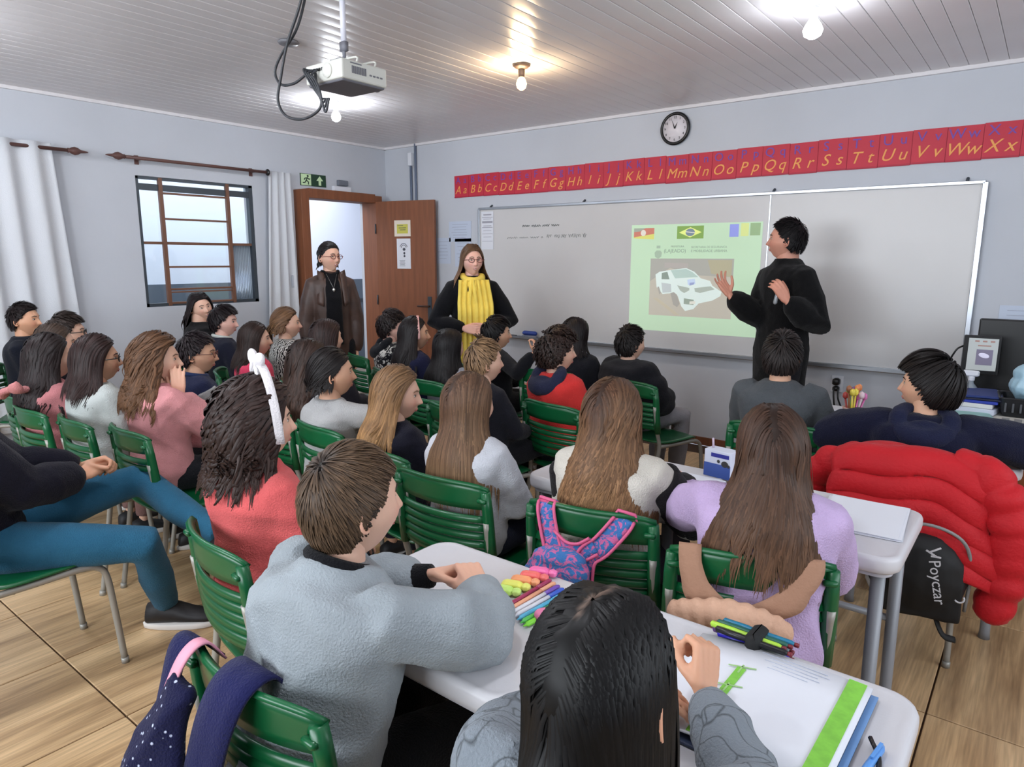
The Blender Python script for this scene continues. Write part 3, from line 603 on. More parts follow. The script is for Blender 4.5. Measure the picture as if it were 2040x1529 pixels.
def quadmesh(name, v, quads, m, parent, col=None):
    me = bpy.data.meshes.new(name); n = len(quads); me.vertices.add(len(v)); me.vertices.foreach_set('co', np.asarray(v, np.float32).ravel())
    me.loops.add(n*4); me.loops.foreach_set('vertex_index', quads.ravel().astype(np.int32)); me.polygons.add(n)
    me.polygons.foreach_set('loop_start', np.arange(n, dtype=np.int32)*4)
    me.update(calc_edges=True); me.polygons.foreach_set('use_smooth', np.ones(n, bool)); me.materials.append(m)
    if col is not None:
        a = me.color_attributes.new('Col', 'FLOAT_COLOR', 'POINT'); c = np.ones((len(v), 4)); c[:, :3] = col; a.data.foreach_set('color', c.ravel())
    o = bpy.data.objects.new(name, me); SC.collection.objects.link(o); o.parent = parent; return o
def ik(A, Bt, l1, l2, pole):
    d = Bt-A; L = np.linalg.norm(d); L2 = min(L, (l1+l2)*.995); d = d/(L+1e-9); Bt = A+d*L2
    a = (l1*l1-l2*l2+L2*L2)/(2*L2); h = math.sqrt(max(l1*l1-a*a, 1e-6)); p = nrm(pole); p = nrm(p-d*(p@d))
    return A+d*a+p*h, Bt
def hand(g, w, d, n, s, side, curl=.45, spread=.1, thumb=.5, fing=None):
    """w wrist, d finger direction, n the way the palm faces, side +1 right -1 left"""
    d = nrm(d); n = nrm(n-d*(n@d)); a = np.cross(d, n)*side      # a: towards the thumb
    L = [.070, .078, .073, .058]; R = [.0092, .0095, .0090, .0080]
    for k in range(4):
        off = (1.5-k)*.0195; b = w+d*.088*s+a*off*s-n*.002*s; 
        g.tube([w+a*off*.6*s+d*.004*s, w+a*off*.85*s+d*.045*s, b], [.013*s, .0135*s, .0108*s], 8, round_=True)
        ang = -.12*curl; p = b; fd = nrm(d+a*spread*(1.5-k)*.8); c = curl if fing is None else fing[k]; pts = [p]
        for q, fr in enumerate((.45, .31, .24)):
            ang += c*(.9, 1.15, .8)[q]; dr = fd*math.cos(ang)+n*math.sin(ang); p = p+dr*L[k]*fr*s; pts.append(p)
        g.tube(pts, np.array([R[k], R[k]*.95, R[k]*.86, R[k]*.74])*s, 8, round_=True)
    b = w+d*.022*s+a*.026*s+n*.004*s; td = nrm(d*.62+a*(.75-.5*thumb)+n*(.2+.45*thumb)); p1 = b+td*.038*s; td2 = nrm(td*.7+d*.55+n*.1*thumb-a*.15*thumb); p2 = p1+td2*.032*s; p3 = p2+nrm(td2+d*.35-a*.2*thumb)*.024*s
    g.tube([w+d*.006*s+a*.01*s, b, p1, p2, p3], np.array([.014, .0145, .0115, .0102, .0085])*s, 8, round_=True)
    g.tube([w-d*.05*s, w-d*.01*s, w+d*.02*s], [.0225*s, .0215*s, .019*s], 10, up=n, flat=.78, round_=True)
    return a
def head_pts(x, y, z, fem=False):
    X = .0735*x; Yy = .094*y; Z = .114*z
    k = sst(-.05, -1, z); X = X*(1-.30*k*(1 if not fem else 1.15)); X = X*(1+.05*np.exp(-((z+.2)/.3)**2)*(y > 0))
    Yy = np.where(y < 0, Yy*(1-.50*sst(-.2, -.95, z)), Yy*(1-.03*sst(.2, .8, z)-.10*sst(-.3, -1, z)))
    Yy = np.where(y < 0, Yy*(1+.06*np.exp(-((z-.15)/.4)**2)), Yy)
    fr = sst(.1, .7, y)
    na = .0235*np.clip((.16-z)/.38, 0, 1)**1.25*(1-sst(-.22, -.36, z)); wn = .085+.10*sst(.1, -.25, z)
    nose = na*np.exp(-(x/wn)**2)
    lips = .0075*np.exp(-((x/.24)**2+((z+.50)/.085)**2)); gap = -.003*np.exp(-((x/.25)**2+((z+.505)/.02)**2))
    chin = .010*np.exp(-((x/.30)**2+((z+.86)/.2)**2)); muz = .005*np.exp(-((x/.35)**2+((z+.55)/.25)**2))
    eye = -.0085*np.exp(-(((np.abs(x)-.37)/.17)**2+((z-.06)/.13)**2)); brow = .0035*np.exp(-(((np.abs(x)-.3)/.3)**2+((z-.27)/.09)**2))
    ck = .0055*np.exp(-(((np.abs(x)-.5)/.22)**2+((z+.22)/.2)**2))
    Yy = Yy+fr*(nose+lips+gap+chin+muz+eye+brow+ck)
    return np.stack([X, Yy, Z], -1)
HEAD_N = (0, 0)
def head_mesh(res):
    nu, nv = res; t = np.arange(nu)/nu*2*PI; th = t+.42*np.sin(t)     # dense at the front (theta=0 -> +y after shift)
    th = t-.5*np.sin(t); ph = np.linspace(0, PI, nv+1)[1:-1]; ph = ph+.10*np.sin(2*ph)
    a, p = np.meshgrid(th, ph); x = np.sin(p)*np.sin(a); y = np.sin(p)*np.cos(a); z = np.cos(p)
    v = head_pts(x, y, z).reshape(-1, 3); dirs = np.stack([x, y, z], -1).reshape(-1, 3)
    v = np.vstack([v, head_pts(V(0), V(0), V(1)), head_pts(V(0), V(0), V(-1))]); dirs = np.vstack([dirs, [(0, 0, 1), (0, 0, -1)]])
    f = []; m = nv-1
    for k in range(m-1):
        for i in range(nu): j = (i+1) % nu; f.append((k*nu+i, (k+1)*nu+i, (k+1)*nu+j, k*nu+j))
    for i in range(nu): j = (i+1) % nu; f.append((m*nu, i, j)); f.append((m*nu+1, (m-1)*nu+j, (m-1)*nu+i))
    return v, f, dirs
_HM = {}
def wrinkle(v, n, amp, seed, sc=1.0):
    r = np.random.RandomState(seed); h = np.zeros(len(v)); w = v+.03*np.sin(v[:, [1, 2, 0]]*17+r.rand(3)*6)
    for k in range(7):
        d = nrm(r.randn(3)*V(1, 1, .7)); fq = sc*r.uniform(28, 75); ph = w@d*fq+r.rand()*6; m = .5+.5*np.sin(v@nrm(r.randn(3))*9+r.rand()*6)
        h += m*(1-np.abs(np.sin(ph*.5)))**2*(38/fq)
    return v+n*((h-h.mean())*amp)[:, None]
def hairline(y):
    return np.interp(y, [-1, -.35, -.05, .12, .3, .5, .7, 1], [-.62, -.58, -.42, -.08, .10, .38, .52, .58])
def hair_build(root, Hc, Rh, hs, st, body, lod):
    seed = st.get('seed', 1); r = np.random.RandomState(seed)
    c1 = np.array(srgb(st['col'])); c2 = np.array(srgb(st.get('tip', st['col']))); vol = st.get('vol', .10); Lh = st.get('len', .05); kind = st.get('kind', 'short')
    rad = V(.0785, .0985, .113)*hs; C = V(0, -.006, .010)*hs
    g_h = Rh.T@V(0, 0, -1); up = V(0, 0, 1)
    # cap
    nu, nv = (36, 26); th, ph = np.meshgrid(np.arange(nu)/nu*2*PI, np.linspace(.03, PI*.86, nv)); x = np.sin(ph)*np.sin(th); y = np.sin(ph)*np.cos(th); z = np.cos(ph)
    inz = z-hairline(y)-(.05 if kind != 'short' else 0.0); k = sst(-.06, .10, inz); capv = vol*(.42 if kind != 'short' else .3)
    sc = .90+(.125+capv)*k; P = np.stack([x*rad[0], y*rad[1], z*rad[2]], -1)*sc[..., None]+C
    P = P+(r.rand(nv, nu, 1)-.5)*.004*hs*k[..., None]*np.stack([x, y, z], -1)
    pv = (Hc+P.reshape(-1, 3)@Rh.T); q = []
    for i in range(nv-1):
        for j in range(nu): q.append((i*nu+j, (i+1)*nu+j, (i+1)*nu+(j+1) % nu, i*nu+(j+1) % nu))
    capc = np.tile(c1*.55, (len(pv), 1))
    if st.get('partline'):
        xx = P[..., 0].reshape(-1); yy = P[..., 1].reshape(-1); zz = P[..., 2].reshape(-1); w = np.exp(-((xx-.004*np.sin(yy*90))/(.0022*hs))**2)*(zz > .07*hs)*(yy > -.04*hs)
        capc = capc*(1-w[:, None])+np.array(srgb((.42, .35, .31)))*w[:, None]
    vs = [pv]; qs = [np.array(q)]; cs = [capc]; nn = len(pv)
    # lock roots
    N = int(st.get('n', 420)*lod*(1.4 if lod >= 1 else .95)); d = r.randn(N*5, 3); d /= np.linalg.norm(d, axis=1)[:, None]
    if kind != 'short' and st.get('tie') is None: k3 = r.rand(len(d)) < .22; d[k3, 0] *= .22; d[k3, 2] = np.abs(d[k3, 2]); d /= np.linalg.norm(d, axis=1)[:, None]
    d = d[d[:, 2] > hairline(d[:, 1])+(.02 if kind == 'short' else .05)][:N]; N = len(d)
    p = d*rad*(1+vol*.35)+C; M = st.get('m', 12); M = M if lod >= 1 else min(M, 12); L = Lh*hs*r.uniform(.82, 1.12, N)
    if kind != 'short': L = np.maximum(Lh*hs-.11*hs*(2.2-(np.arcsin(d[:, 2])+.64)), .05*hs)
    if kind != 'short': L = (L+.13*hs*np.clip(d[:, 1]+.35, 0, 1.2)*np.clip(d[:, 2]+.1, 0, 1)*min(1, Lh/.4))*r.uniform(.72, 1.08, N)
    crown = V(.1, -.62, .78); part = st.get('part', 0.0); lay = r.rand(N)
    tie = st.get('tie'); 
    if tie is not None: tie = V(*tie)*hs
    v = np.zeros((N, 3)); pts = [p.copy()]; bangs = st.get('bangs', 0); out = np.zeros((N, M+1, 3)); out[:, 0] = p
    BR = body
    for k_ in range(M):
        s = (k_+1)/M; q = (p-C)/rad; rr = np.linalg.norm(q, axis=1); nr = q/rad; nr /= np.linalg.norm(nr, axis=1)[:, None]
        if tie is not None: fl = tie-p; dist = np.linalg.norm(fl, axis=1); fl = fl/(dist[:, None]+1e-6)
        elif kind == 'short' or bangs:
            fl = q-crown; fl = fl-nr*np.sum(fl*nr, 1)[:, None]; fl /= np.linalg.norm(fl, axis=1)[:, None]+1e-6
            if st.get('swept'): fl = fl+V(st['swept'], 0, 0)*sst(.1, .8, q[:, 1])[:, None]
        else:
            sx = np.sign(q[:, 0]-part+1e-4); fl = np.stack([sx*(.9-.5*np.abs(q[:, 0])), -.55-.5*q[:, 1].clip(0, 1), -.35-0*sx], 1)
            top = sst(.2, .9, q[:, 2])[:, None]; fl = fl*top+(np.stack([sx*.05, -.12*np.ones(N), -np.ones(N)], 1))*(1-top)
        below = sst(.0, -.45, q[:, 2])[:, None] if kind != 'short' else np.zeros((N, 1))
        dr = fl*(1-below)+g_h*below*1.2+v*.55
        near = (rr < 1.35)[:, None]; dr = dr-nr*np.minimum(0, np.sum(dr*nr, 1))[:, None]*near
        if kind != 'short' and tie is None: dr = dr+r.randn(N, 3)*st.get('mess', .06)
        dr /= np.linalg.norm(dr, axis=1)[:, None]+1e-6; v = dr
        step = L/M
        if tie is not None: step = np.minimum(step, dist*.5)
        p = p+dr*step[:, None]
        if kind == 'short': p = p+nr*(st.get('lift', .012)*hs/M*(.4+lay))[:, None]
        q = (p-C)/rad; rr = np.linalg.norm(q, axis=1); tgt = 1.04+vol*(.55+.45*lay)*sst(-.3, .25, V(s))*(1 if tie is None else sst(1, .5, V(s)))
        p = np.where((rr < tgt)[:, None], C+q*(tgt/rr)[:, None]*rad, p)
        if not bangs and kind != 'short':
            lim = np.interp((p[:, 2]-C[2])/hs, [-.3, -.08, 0, .05, .09], [-.005+st.get('fwd', 0), .012, .028, .05, .085])*hs; p[:, 1] = np.where((p[:, 1] > lim), p[:, 1]*.3+lim*.7, p[:, 1])
            q = (p-C)/rad; rr = np.linalg.norm(q, axis=1); p = np.where((rr < 1.05)[:, None], C+q*(1.05/np.maximum(rr, .1))[:, None]*rad, p)
        if kind != 'short' and tie is None:
            q = (p-C)/rad; rr = np.linalg.norm(q, axis=1); mx = (tgt+.05+.10*st.get('mess', .06)); p = np.where(((rr > mx)&(q[:, 2] > -.55))[:, None], C+q*(mx/np.maximum(rr, .1))[:, None]*rad, p)
            xl = rad[0]*(1.06+vol*(.5+.5*lay))+st.get('fan', .22)*np.clip(C[2]-.45*rad[2]-p[:, 2], 0, 1); p[:, 0] = np.clip(p[:, 0], -xl, xl)
        if kind != 'short' and BR is not None:
            w = Hc+p@Rh.T; Pl, U, rx, ry, sh = BR; h = (w-Pl)@U; ax = Pl+U*h[:, None]; dd = w-ax
            wx = np.interp(h/sh, [0, .6, .8, .95, 1.1, 1.35], [rx*.95, rx, rx*.92, rx*.70, rx*.48, rx*.32]); wy = np.interp(h/sh, [0, .6, .8, .95, 1.1, 1.35], [ry, ry, ry, ry*.92, ry*.74, ry*.42])
            e = np.sqrt((dd[:, 0]/wx)**2+(dd[:, 1]/wy)**2+1e-9); hit = (e < 1.04)&(h > 0)&(h < 1.35*sh)&(dd[:, 1] < .3*wy)|((e < 1.04)&(h > 0)&(h < 1.1*sh))
            dd2 = np.where(hit[:, None], dd*(1.04/e)[:, None]+0, dd); bad = hit&(dd[:, 1] > 0)&(np.abs(dd[:, 0]) < .5*wx)
            w = ax+dd2; p = (w-Hc)@Rh
        if kind == 'short':
            qy = (out[:, k_, 1]-C[1])/rad[1]; zc = np.interp(qy, [-1, -.35, -.14, .05, .3, .55, 1], [-.082, -.078, -.025, .012, .012, .045+st.get('fz', .015), .052+st.get('fz', .015)])*hs; stop = (p[:, 2] < zc)&(k_ > 0)
            p = np.where(stop[:, None], out[:, k_]+(p-out[:, k_])*.08, p)
        out[:, k_+1] = p
    tS = np.linspace(0, 1, M+1)[None, :, None]
    if kind != 'short':
        for _ in range(3): out[:, 2:-1] = out[:, 2:-1]*.5+(out[:, 1:-2]+out[:, 3:])*.25
    phs = r.rand(N, 1, 1)*2*PI
    if kind != 'short': # gather locks into bundles that share their curl
        ang = np.arctan2(out[:, -1, 0], out[:, -1, 1]); o2 = np.argsort(ang+r.randn(N)*.05); pos = np.empty(N, int); pos[o2] = np.arange(N); bs_ = st.get('bundle', 10)
        lead = o2[np.minimum((pos//bs_)*bs_+bs_//2, N-1)]; out = out+(out[lead]-out)*(st.get('clump', .35)*sst(.3, 1, tS)); phs = phs[lead]+r.randn(N, 1, 1)*.25
    wa = st.get('wave', 0)*hs; wf = st.get('freq', 2.5)
    if wa:
        a1 = np.sin(2*PI*wf*tS*(Lh/.3)**.5+phs); a2 = np.cos(2*PI*wf*tS*(Lh/.3)**.5+phs)
        Tn = np.gradient(out, axis=1); Tn /= np.linalg.norm(Tn, axis=2)[..., None]+1e-9; o_ = out-C; o_ = o_/np.linalg.norm(o_, axis=2)[..., None]; sd = np.cross(Tn, o_)
        ramp = sst(.12, .5, tS); out = out+sd*a1*wa*ramp+o_*(a2*.6+.4)*wa*ramp*st.get('curl', .6)
    allP = [out]; W = st.get('w', .0055 if kind != 'short' else .0042)*(.86 if lod >= 1 else 1.12)*hs*(1/lod**.5)
    wid = [np.tile(W*np.interp(np.linspace(0, 1, M+1), [0, .15, .6, 1], [.7, 1.15, 1.0, .12])[None], (N, 1))*r.uniform(.6, 1.4, (N, 1))]
    if tie is not None and st.get('tail', 0):
        n2 = max(40, N//3); tl = st['tail']*hs; pp = tie+r.randn(n2, 3)*.010*hs; o2 = [pp.copy()]; dv = nrm(tie-C)*V(1, 1, .4)+r.randn(n2, 3)*.18
        for k_ in range(M):
            dv = dv*.75+g_h*.45+r.randn(n2, 3)*.05; dv /= np.linalg.norm(dv, axis=1)[:, None]; pp = pp+dv*tl/M*r.uniform(.8, 1.1, (n2, 1))
            q = (pp-C)/rad; rr = np.linalg.norm(q, axis=1); pp = np.where((rr < 1.12)[:, None], C+q*(1.12/rr)[:, None]*rad, pp); o2.append(pp.copy())
        o2 = np.stack(o2, 1); allP.append(o2); wid.append(np.tile(W*1.2*np.interp(np.linspace(0, 1, M+1), [0, .1, .6, 1], [.8, 1, 1, .2])[None], (n2, 1)))
    if tie is not None and st.get('bun', 0):
        n2 = 60; rb = st['bun']*hs; t = np.linspace(0, 1, M+1)[None]; ax = nrm(tie-C); e1 = nrm(np.cross(ax, V(.3, .2, 1))); e2 = np.cross(ax, e1); a0 = r.rand(n2, 1)*6.28; rr_ = rb*r.uniform(.35, 1, (n2, 1)); hh = rb*(r.rand(n2, 1)*1.0)
        a = a0+t*2.6; R2 = rr_*np.sqrt(np.clip(1-(hh/rb-.45)**2*1.2, .2, 1)); o2 = (tie-ax*.004)+ax*hh[..., None]+(np.cos(a)*R2)[..., None]*e1+(np.sin(a)*R2)[..., None]*e2
        allP.append(o2); wid.append(np.full((n2, M+1), W*1.5)*np.interp(np.linspace(0, 1, M+1), [0, .2, .8, 1], [.2, 1, 1, .2]))
    for o_, w_ in zip(allP, wid):
        n_ = len(o_); Pw = Hc+o_@Rh.T; T_ = np.gradient(Pw, axis=1); T_ /= np.linalg.norm(T_, axis=2)[..., None]+1e-9; O = Pw-(Hc+Rh@(C-V(0, .0, .02))); O = O-T_*np.sum(O*T_, 2)[..., None]; O /= np.linalg.norm(O, axis=2)[..., None]+1e-9; S = np.cross(T_, O)
        w3 = w_[..., None]; ring = np.stack([Pw+S*w3, Pw+O*w3*.45, Pw-S*w3], 2); m1 = M+1; vs.append(ring.reshape(-1, 3))
        i0 = (np.arange(n_)*m1*3)[:, None, None]+(np.arange(M)*3)[None, :, None]; a = np.arange(2)[None, None]; b = a+1
        qd = np.stack([i0+a, i0+b, i0+3+b, i0+3+a], -1).reshape(-1, 4)+nn; qs.append(qd); nn += n_*m1*3
        br = r.uniform(.78, 1.22, (n_, 1, 1)); t = np.linspace(0, 1, m1)[None, :, None]**1.3; hl = st.get('streak', 0)*(r.rand(n_, 1, 1) > .75); cc = (c1*(1-t)+c2*t)*br*(1+hl); cs.append((np.repeat(cc, 3, axis=1).reshape(n_, m1, 3, 3)*r.uniform(.72, 1.25, (n_, 1, 3, 1))).reshape(-1, 3))
    o = quadmesh('hair', np.vstack(vs), np.vstack(qs), attr_mat('hair_strands', .48, .22), root, np.vstack(cs))
    return o
SKIN = dict(light=(.86, .69, .60), mid=(.80, .62, .52), tan=(.81, .63, .52), pink=(.88, .70, .64))
def person(label, x, y, ztop, yaw=0, adult=False, stand=False, hs=.93, W=1.0, lean=0, hy=0, hp=0, hr=0, skin='light', hair=None, top=None, legs=None,
           arms=None, lod=1.0, glasses=None, smile=0, brow=None, seat=.43, shoes=(.12, .12, .13), name='person', loc_z=0, knees=None, ears=True, legL=1.0, hipback=0):
    yaw = math.radians(yaw); hy = math.radians(hy); hp = math.radians(hp); hr = math.radians(hr); lean = math.radians(lean)
    hs_ = hs; zp = (.53 if not stand else ztop*.525) if seat == .43 else seat+.10
    hh = (.115*hs+.010); nk = .118*hs
    T_ = (ztop-hh-nk*math.cos(lean*.6)-zp)/(.385*math.cos(lean)); U = V(0, math.sin(lean), math.cos(lean)); Pl = V(0, hipback, zp)
    Nk = Pl+U*.385*T_; Hc = Nk+V(0, .016+.05*math.sin(max(hp, 0))+nk*math.sin(lean*.6), nk*math.cos(lean*.6))
    Rw = rotm(rz=yaw); off = Rw@Hc; px, py = x-off[0], y-off[1]
    root = empty(name, label, 'person', (px, py, 0), yaw)
    Rh = rotm(rz=hy)@rotm(rx=-hp)@rotm(ry=hr)
    A_ = T_ if not adult else T_*.93
    sk = np.array(srgb(SKIN[skin] if isinstance(skin, str) else skin)); M_skin = attr_mat('skin', .5, .35, sss=.08)
    # ---- head
    res = (64, 52) if lod >= .8 else (48, 40)
    if res not in _HM: _HM[res] = head_mesh(res)
    hv, hf, dirs = _HM[res]; hw = (hv*hs)@Rh.T+Hc
    col = np.tile(sk, (len(hv), 1)); x_, y_, z_ = dirs.T; fr = (y_ > .3)
    lip = fr*np.exp(-((x_/.24)**4+((z_+.505-.05*smile*(x_/.25)**2)/.065)**4)); col = col*(1-lip[:, None]*.75)+np.array(srgb((.66, .33, .32)))*lip[:, None]*.75
    chk = fr*np.exp(-(((np.abs(x_)-.5)/.2)**2+((z_+.2)/.18)**2)); col = col*(1-chk[:, None]*V(0, .16, .14)); nt = fr*np.exp(-((x_/.12)**2+((z_+.22)/.12)**2)); col = col*(1-nt[:, None]*V(0, .12, .1))
    hc = np.array(srgb(hair['col'])) if hair else V(.05, .03, .02)
    bz = .215+.06*np.cos((np.abs(x_)-.36)*6); bm = fr*np.exp(-((z_-bz)/.022)**4)*sst(.13, .18, np.abs(x_))*sst(.62, .52, np.abs(x_)); col = col*(1-bm[:, None]*.7)+hc*bm[:, None]*.7
    ew = fr*np.exp(-(((np.abs(x_)-.37)/.15)**4+((z_-.075)/.045)**4)); col = col*(1-ew[:, None]*.35)
    g = G(); g.add(hw, hf)
    cols = [col]
    # neck
    nr = .050*hs*(1.18 if adult and not hair.get('fem') else .95 if not adult else 1.0)
    g2 = G(); g2.tube([Nk-U*.07*T_*.8, Nk-U*.02, (Nk+Hc)/2+V(0, -.012, -.01), Hc+Rh@V(0, -.014, -.03)*hs], [nr*1.5, nr*1.12, nr, nr*.95], 18, up=(0, 1, 0)); g.add(np.vstack(g2.v), g2.f); cols.append(np.tile(sk*.97, (len(g2.v[0]), 1)))
    for s in (-1, 1):       # ears
        if not ears: break
        e = G(); Re = Rh@rotm(rz=s*.35)@rotm(rx=-.15); c = Hc+Rh@(V(s*.0735, -.008, -.006)*hs)
        e.ell(c, V(.007, .017, .030)*hs, Re, 12, 8)
        e.tube([c+Re@(V(s*.004, -.003+.0165*math.cos(a), .004+.027*math.sin(a)*(1 if math.sin(a) > 0 else .9)))*hs for a in np.linspace(-1.3, 3.4, 12)] if False else [c+Re@(V(s*.004, .0165*math.cos(a)-.002, .029*math.sin(a))*hs) for a in np.linspace(.6, 5.2, 12)], .0042*hs, 6, up=(1, 0, 0))
        for q in e.v: cols.append(np.tile(sk*V(1.0, .90, .88), (len(q), 1)))
        g.add(np.vstack(e.v), e.f)
    # ---- skeleton
    shx = (.132 if not adult else .116)*W*A_; Sh = [Pl+U*(.335 if not adult else .325)*T_+V(s*shx, 0, 0) for s in (-1, 1)]
    l1, l2 = .24*A_, .205*A_; hsz = (.80 if not adult else .98)*(1 if adult else T_)
    arms = arms or ('lap', 'lap'); aj = []
    for i, s in enumerate((-1, 1)):
        a = arms[i]; kw = {}
        if isinstance(a, dict):
            kw = dict(a); a = kw.pop('at', None)
            if a is None: a = tuple(Rw.T@(V(*kw.pop('_w'))-V(px, py, 0)))
            for q in ('d', 'n', 'pole'):
                if q in kw and '_w' in (arms[i] or {}): kw[q] = tuple(Rw.T@V(*kw[q]))
        if isinstance(a, str):
            if a == 'lap': tg = V(s*.07, .25, zp+.075); kw.setdefault('d', V(-s*.6, 1, -.2)); kw.setdefault('n', V(0, .0, -1))
            elif a == 'desk': tg = V(s*.12, .30, .775); kw.setdefault('d', V(-s*.9, .5, .0)); kw.setdefault('n', V(0, .1, -1))
            elif a == 'down': tg = Sh[i]+V(s*.05, .02, -(l1+l2)*.985); kw.setdefault('d', V(0, .1, -1)); kw.setdefault('n', V(-s, 0, 0))
            elif a == 'crossed': tg = V(-s*.06, .20, zp+.20); kw.setdefault('d', V(-s, .1, .1)); kw.setdefault('n', V(0, -.4, -1))
        else: tg = V(*a)
        pole = kw.pop('pole', V(s*.6, -.5, -.7)); el = kw.pop('e', None); E, Wr = ik(Sh[i], tg, l1, l2, V(*pole))
        if el is not None: E, Wr = Rw.T@(V(*el)-V(px, py, 0)), tg
        d = kw.pop('d', Wr-E); n = kw.pop('n', V(0, 0, -1))
        aj.append((Sh[i], E, Wr, nrm(V(*d)), V(*n), kw))
    hip = [Pl+V(s*.072*W*T_, .02, -.02) for s in (-1, 1)]; LL = legL*(1.0 if not adult else (1.22 if not stand else 1.22)); lj = []
    for i, s in enumerate((-1, 1)):
        if knees: lj.append((hip[i],)+tuple(V(*q) for q in knees[i])); continue
        if stand: k = V(s*.095, .03, zp*.52); a = V(s*.10, -.02, .085); to = a+V(s*.04, .16, -.045)
        else: k = V(s*.09*W, .37*LL, min(.50, seat+.07)*1.0); a = V(s*.09*W, .34*LL, .085); to = a+V(s*.02, .14, -.045)
        lj.append((hip[i], k, a, to))
    # ---- body (legs, torso, arms) as one remeshed surface
    b = G(); b.rings(torso_rings(Pl, U, T_, W*.97, -.01, adult))
    ar = .036*W**.5*(1 if not adult else 1.2)
    for (S, E, Wr, d, n, kw) in aj: b.tube([S-V(np.sign(S[0])*.03, 0, 0), S, (S+E)/2, E, (E*2+Wr)/3, Wr], [ar*1.1, ar*1.15, ar, ar*.85, ar*.9, .021*hsz], 10, round_=True)
    lr = .055*W**.5*(1 if not adult else 1.25)
    for (h_, k, a, to) in lj: b.tube([h_, (h_+k)/2, k, (k*2+a)/3, a], [lr*1.15, lr*1.05, lr*.8, lr*.75, lr*.5], 10, round_=True)
    v, f, _ = remesh(b, .018, 2); g.add(v, f); cols.append(np.tile(sk, (len(v), 1)))
    hg = G()
    for i, (S, E, Wr, d, n, kw) in enumerate(aj):
        hand(hg, Wr+d*.0, d, n, hsz, (-1, 1)[i], **kw)
    if not top.get('nohands'):
        v, f, _ = remesh(hg, .0048 if lod >= 1 else .0066, 1, .4); g.add(v, f); cols.append(np.tile(sk*V(1, .93, .90), (len(v), 1)))
    fastmesh('body', np.vstack(g.v), g.f, M_skin, root, np.vstack(cols))
    # ---- eyes
    ydir = math.sqrt(1-.37**2-.075**2)
    for s in (-1, 1):
        c = head_pts(V(s*.37), V(ydir), V(.07))[0]*hs; Re = Rh@rotm(rz=-s*.30); cc = Hc+Rh@(c+V(0, -.0015, 0)*hs)
        e = G(); e.ell(cc, V(.0125, .0050, .0052 if not smile else .004)*hs, Re, 14, 8); e.mi = 1; e.ell(cc+Rh@V(hy*0, .0038, .0)*hs, V(.0052, .0020, .0050 if not smile else .0038)*hs, Re, 10, 6)
        e.mi = 2; e.tube([cc+Re@(V(t*.0135, .0035-abs(t)*.003, .0055*(1-t*t)+.0005)*hs) for t in np.linspace(-1, 1, 7)], .0011*hs, 5, up=(0, 1, 0))
        e.build('eye', [mat('eye_white', (.82, .80, .78), .3), mat('eye_iris', (.13, .08, .06), .15), mat('lashes', (.10, .07, .06), .8)], root, fix=False)
    def fp(u, w, o=0): yy = math.sqrt(max(1-u*u-w*w, .01)); return Hc+Rh@((head_pts(V(u), V(yy), V(w))[0]+V(0, o, 0))*hs)
    sw_ = .20+.05*min(smile, 1); e = G()
    e.tube([fp(t*sw_, -.490+.055*smile*t*t+(.012 if abs(t) < .3 else 0), .0) for t in np.linspace(-1, 1, 9)], np.array([.0012, .0022, .0028, .0030, .0026, .0030, .0028, .0022, .0012])*hs, 6)
    e.tube([fp(t*sw_*.92, -.525-.02*(1-t*t)+.060*smile*t*t-.012*smile, .0) for t in np.linspace(-1, 1, 9)], np.array([.0012, .0024, .0032, .0037, .0039, .0037, .0032, .0024, .0012])*hs, 6)
    e.build('lips', mat('lips', (.70, .40, .38), .4), root, fix=False)
    if smile > .5: G().tube([fp(t*sw_*.78, -.508+.055*smile*t*t, .0005) for t in np.linspace(-1, 1, 7)], .0034*hs, 6).build('teeth', mat('teeth', (.88, .86, .82), .3), root, fix=False)
    for s in (-1, 1): G().tube([fp(s*u, w, -.0002) for u, w in ((.16, .235), (.26, .262), (.38, .268), (.50, .245), (.58, .20))], np.array([.0018, .0026, .0026, .0020, .0010])*hs, 5).build('eyebrow', mat('brow_%s' % (hair['col'],), tuple(min(1, q*1.1) for q in hair['col']), .8), root, fix=False)
    if glasses:
        gm = mat('glasses_'+str(glasses), glasses, .3); e = G(); pc = head_pts(V(0), V(1), V(.0))[0]
        for s in (-1, 1):
            c0 = V(s*.033, .100, .006)*hs; e.tube([Hc+Rh@(c0+V(.022*math.cos(a), -.004*abs(math.cos(a)), .016*math.sin(a))*hs) for a in np.linspace(0, 2*PI, 19)[:-1]], .0026*hs, 5, closed=True, up=(0, 1, 0))
            e.tube([Hc+Rh@(V(s*.055, .096, .010)*hs), Hc+Rh@(V(s*.074, .08, .010)*hs), Hc+Rh@(V(s*.080, .0, .006)*hs)], .0024*hs, 5)
        e.tube([Hc+Rh@(V(-.011, .101, .010)*hs), Hc+Rh@(V(0, .104, .013)*hs), Hc+Rh@(V(.011, .101, .010)*hs)], .0016*hs, 5); e.build('glasses', gm, root)
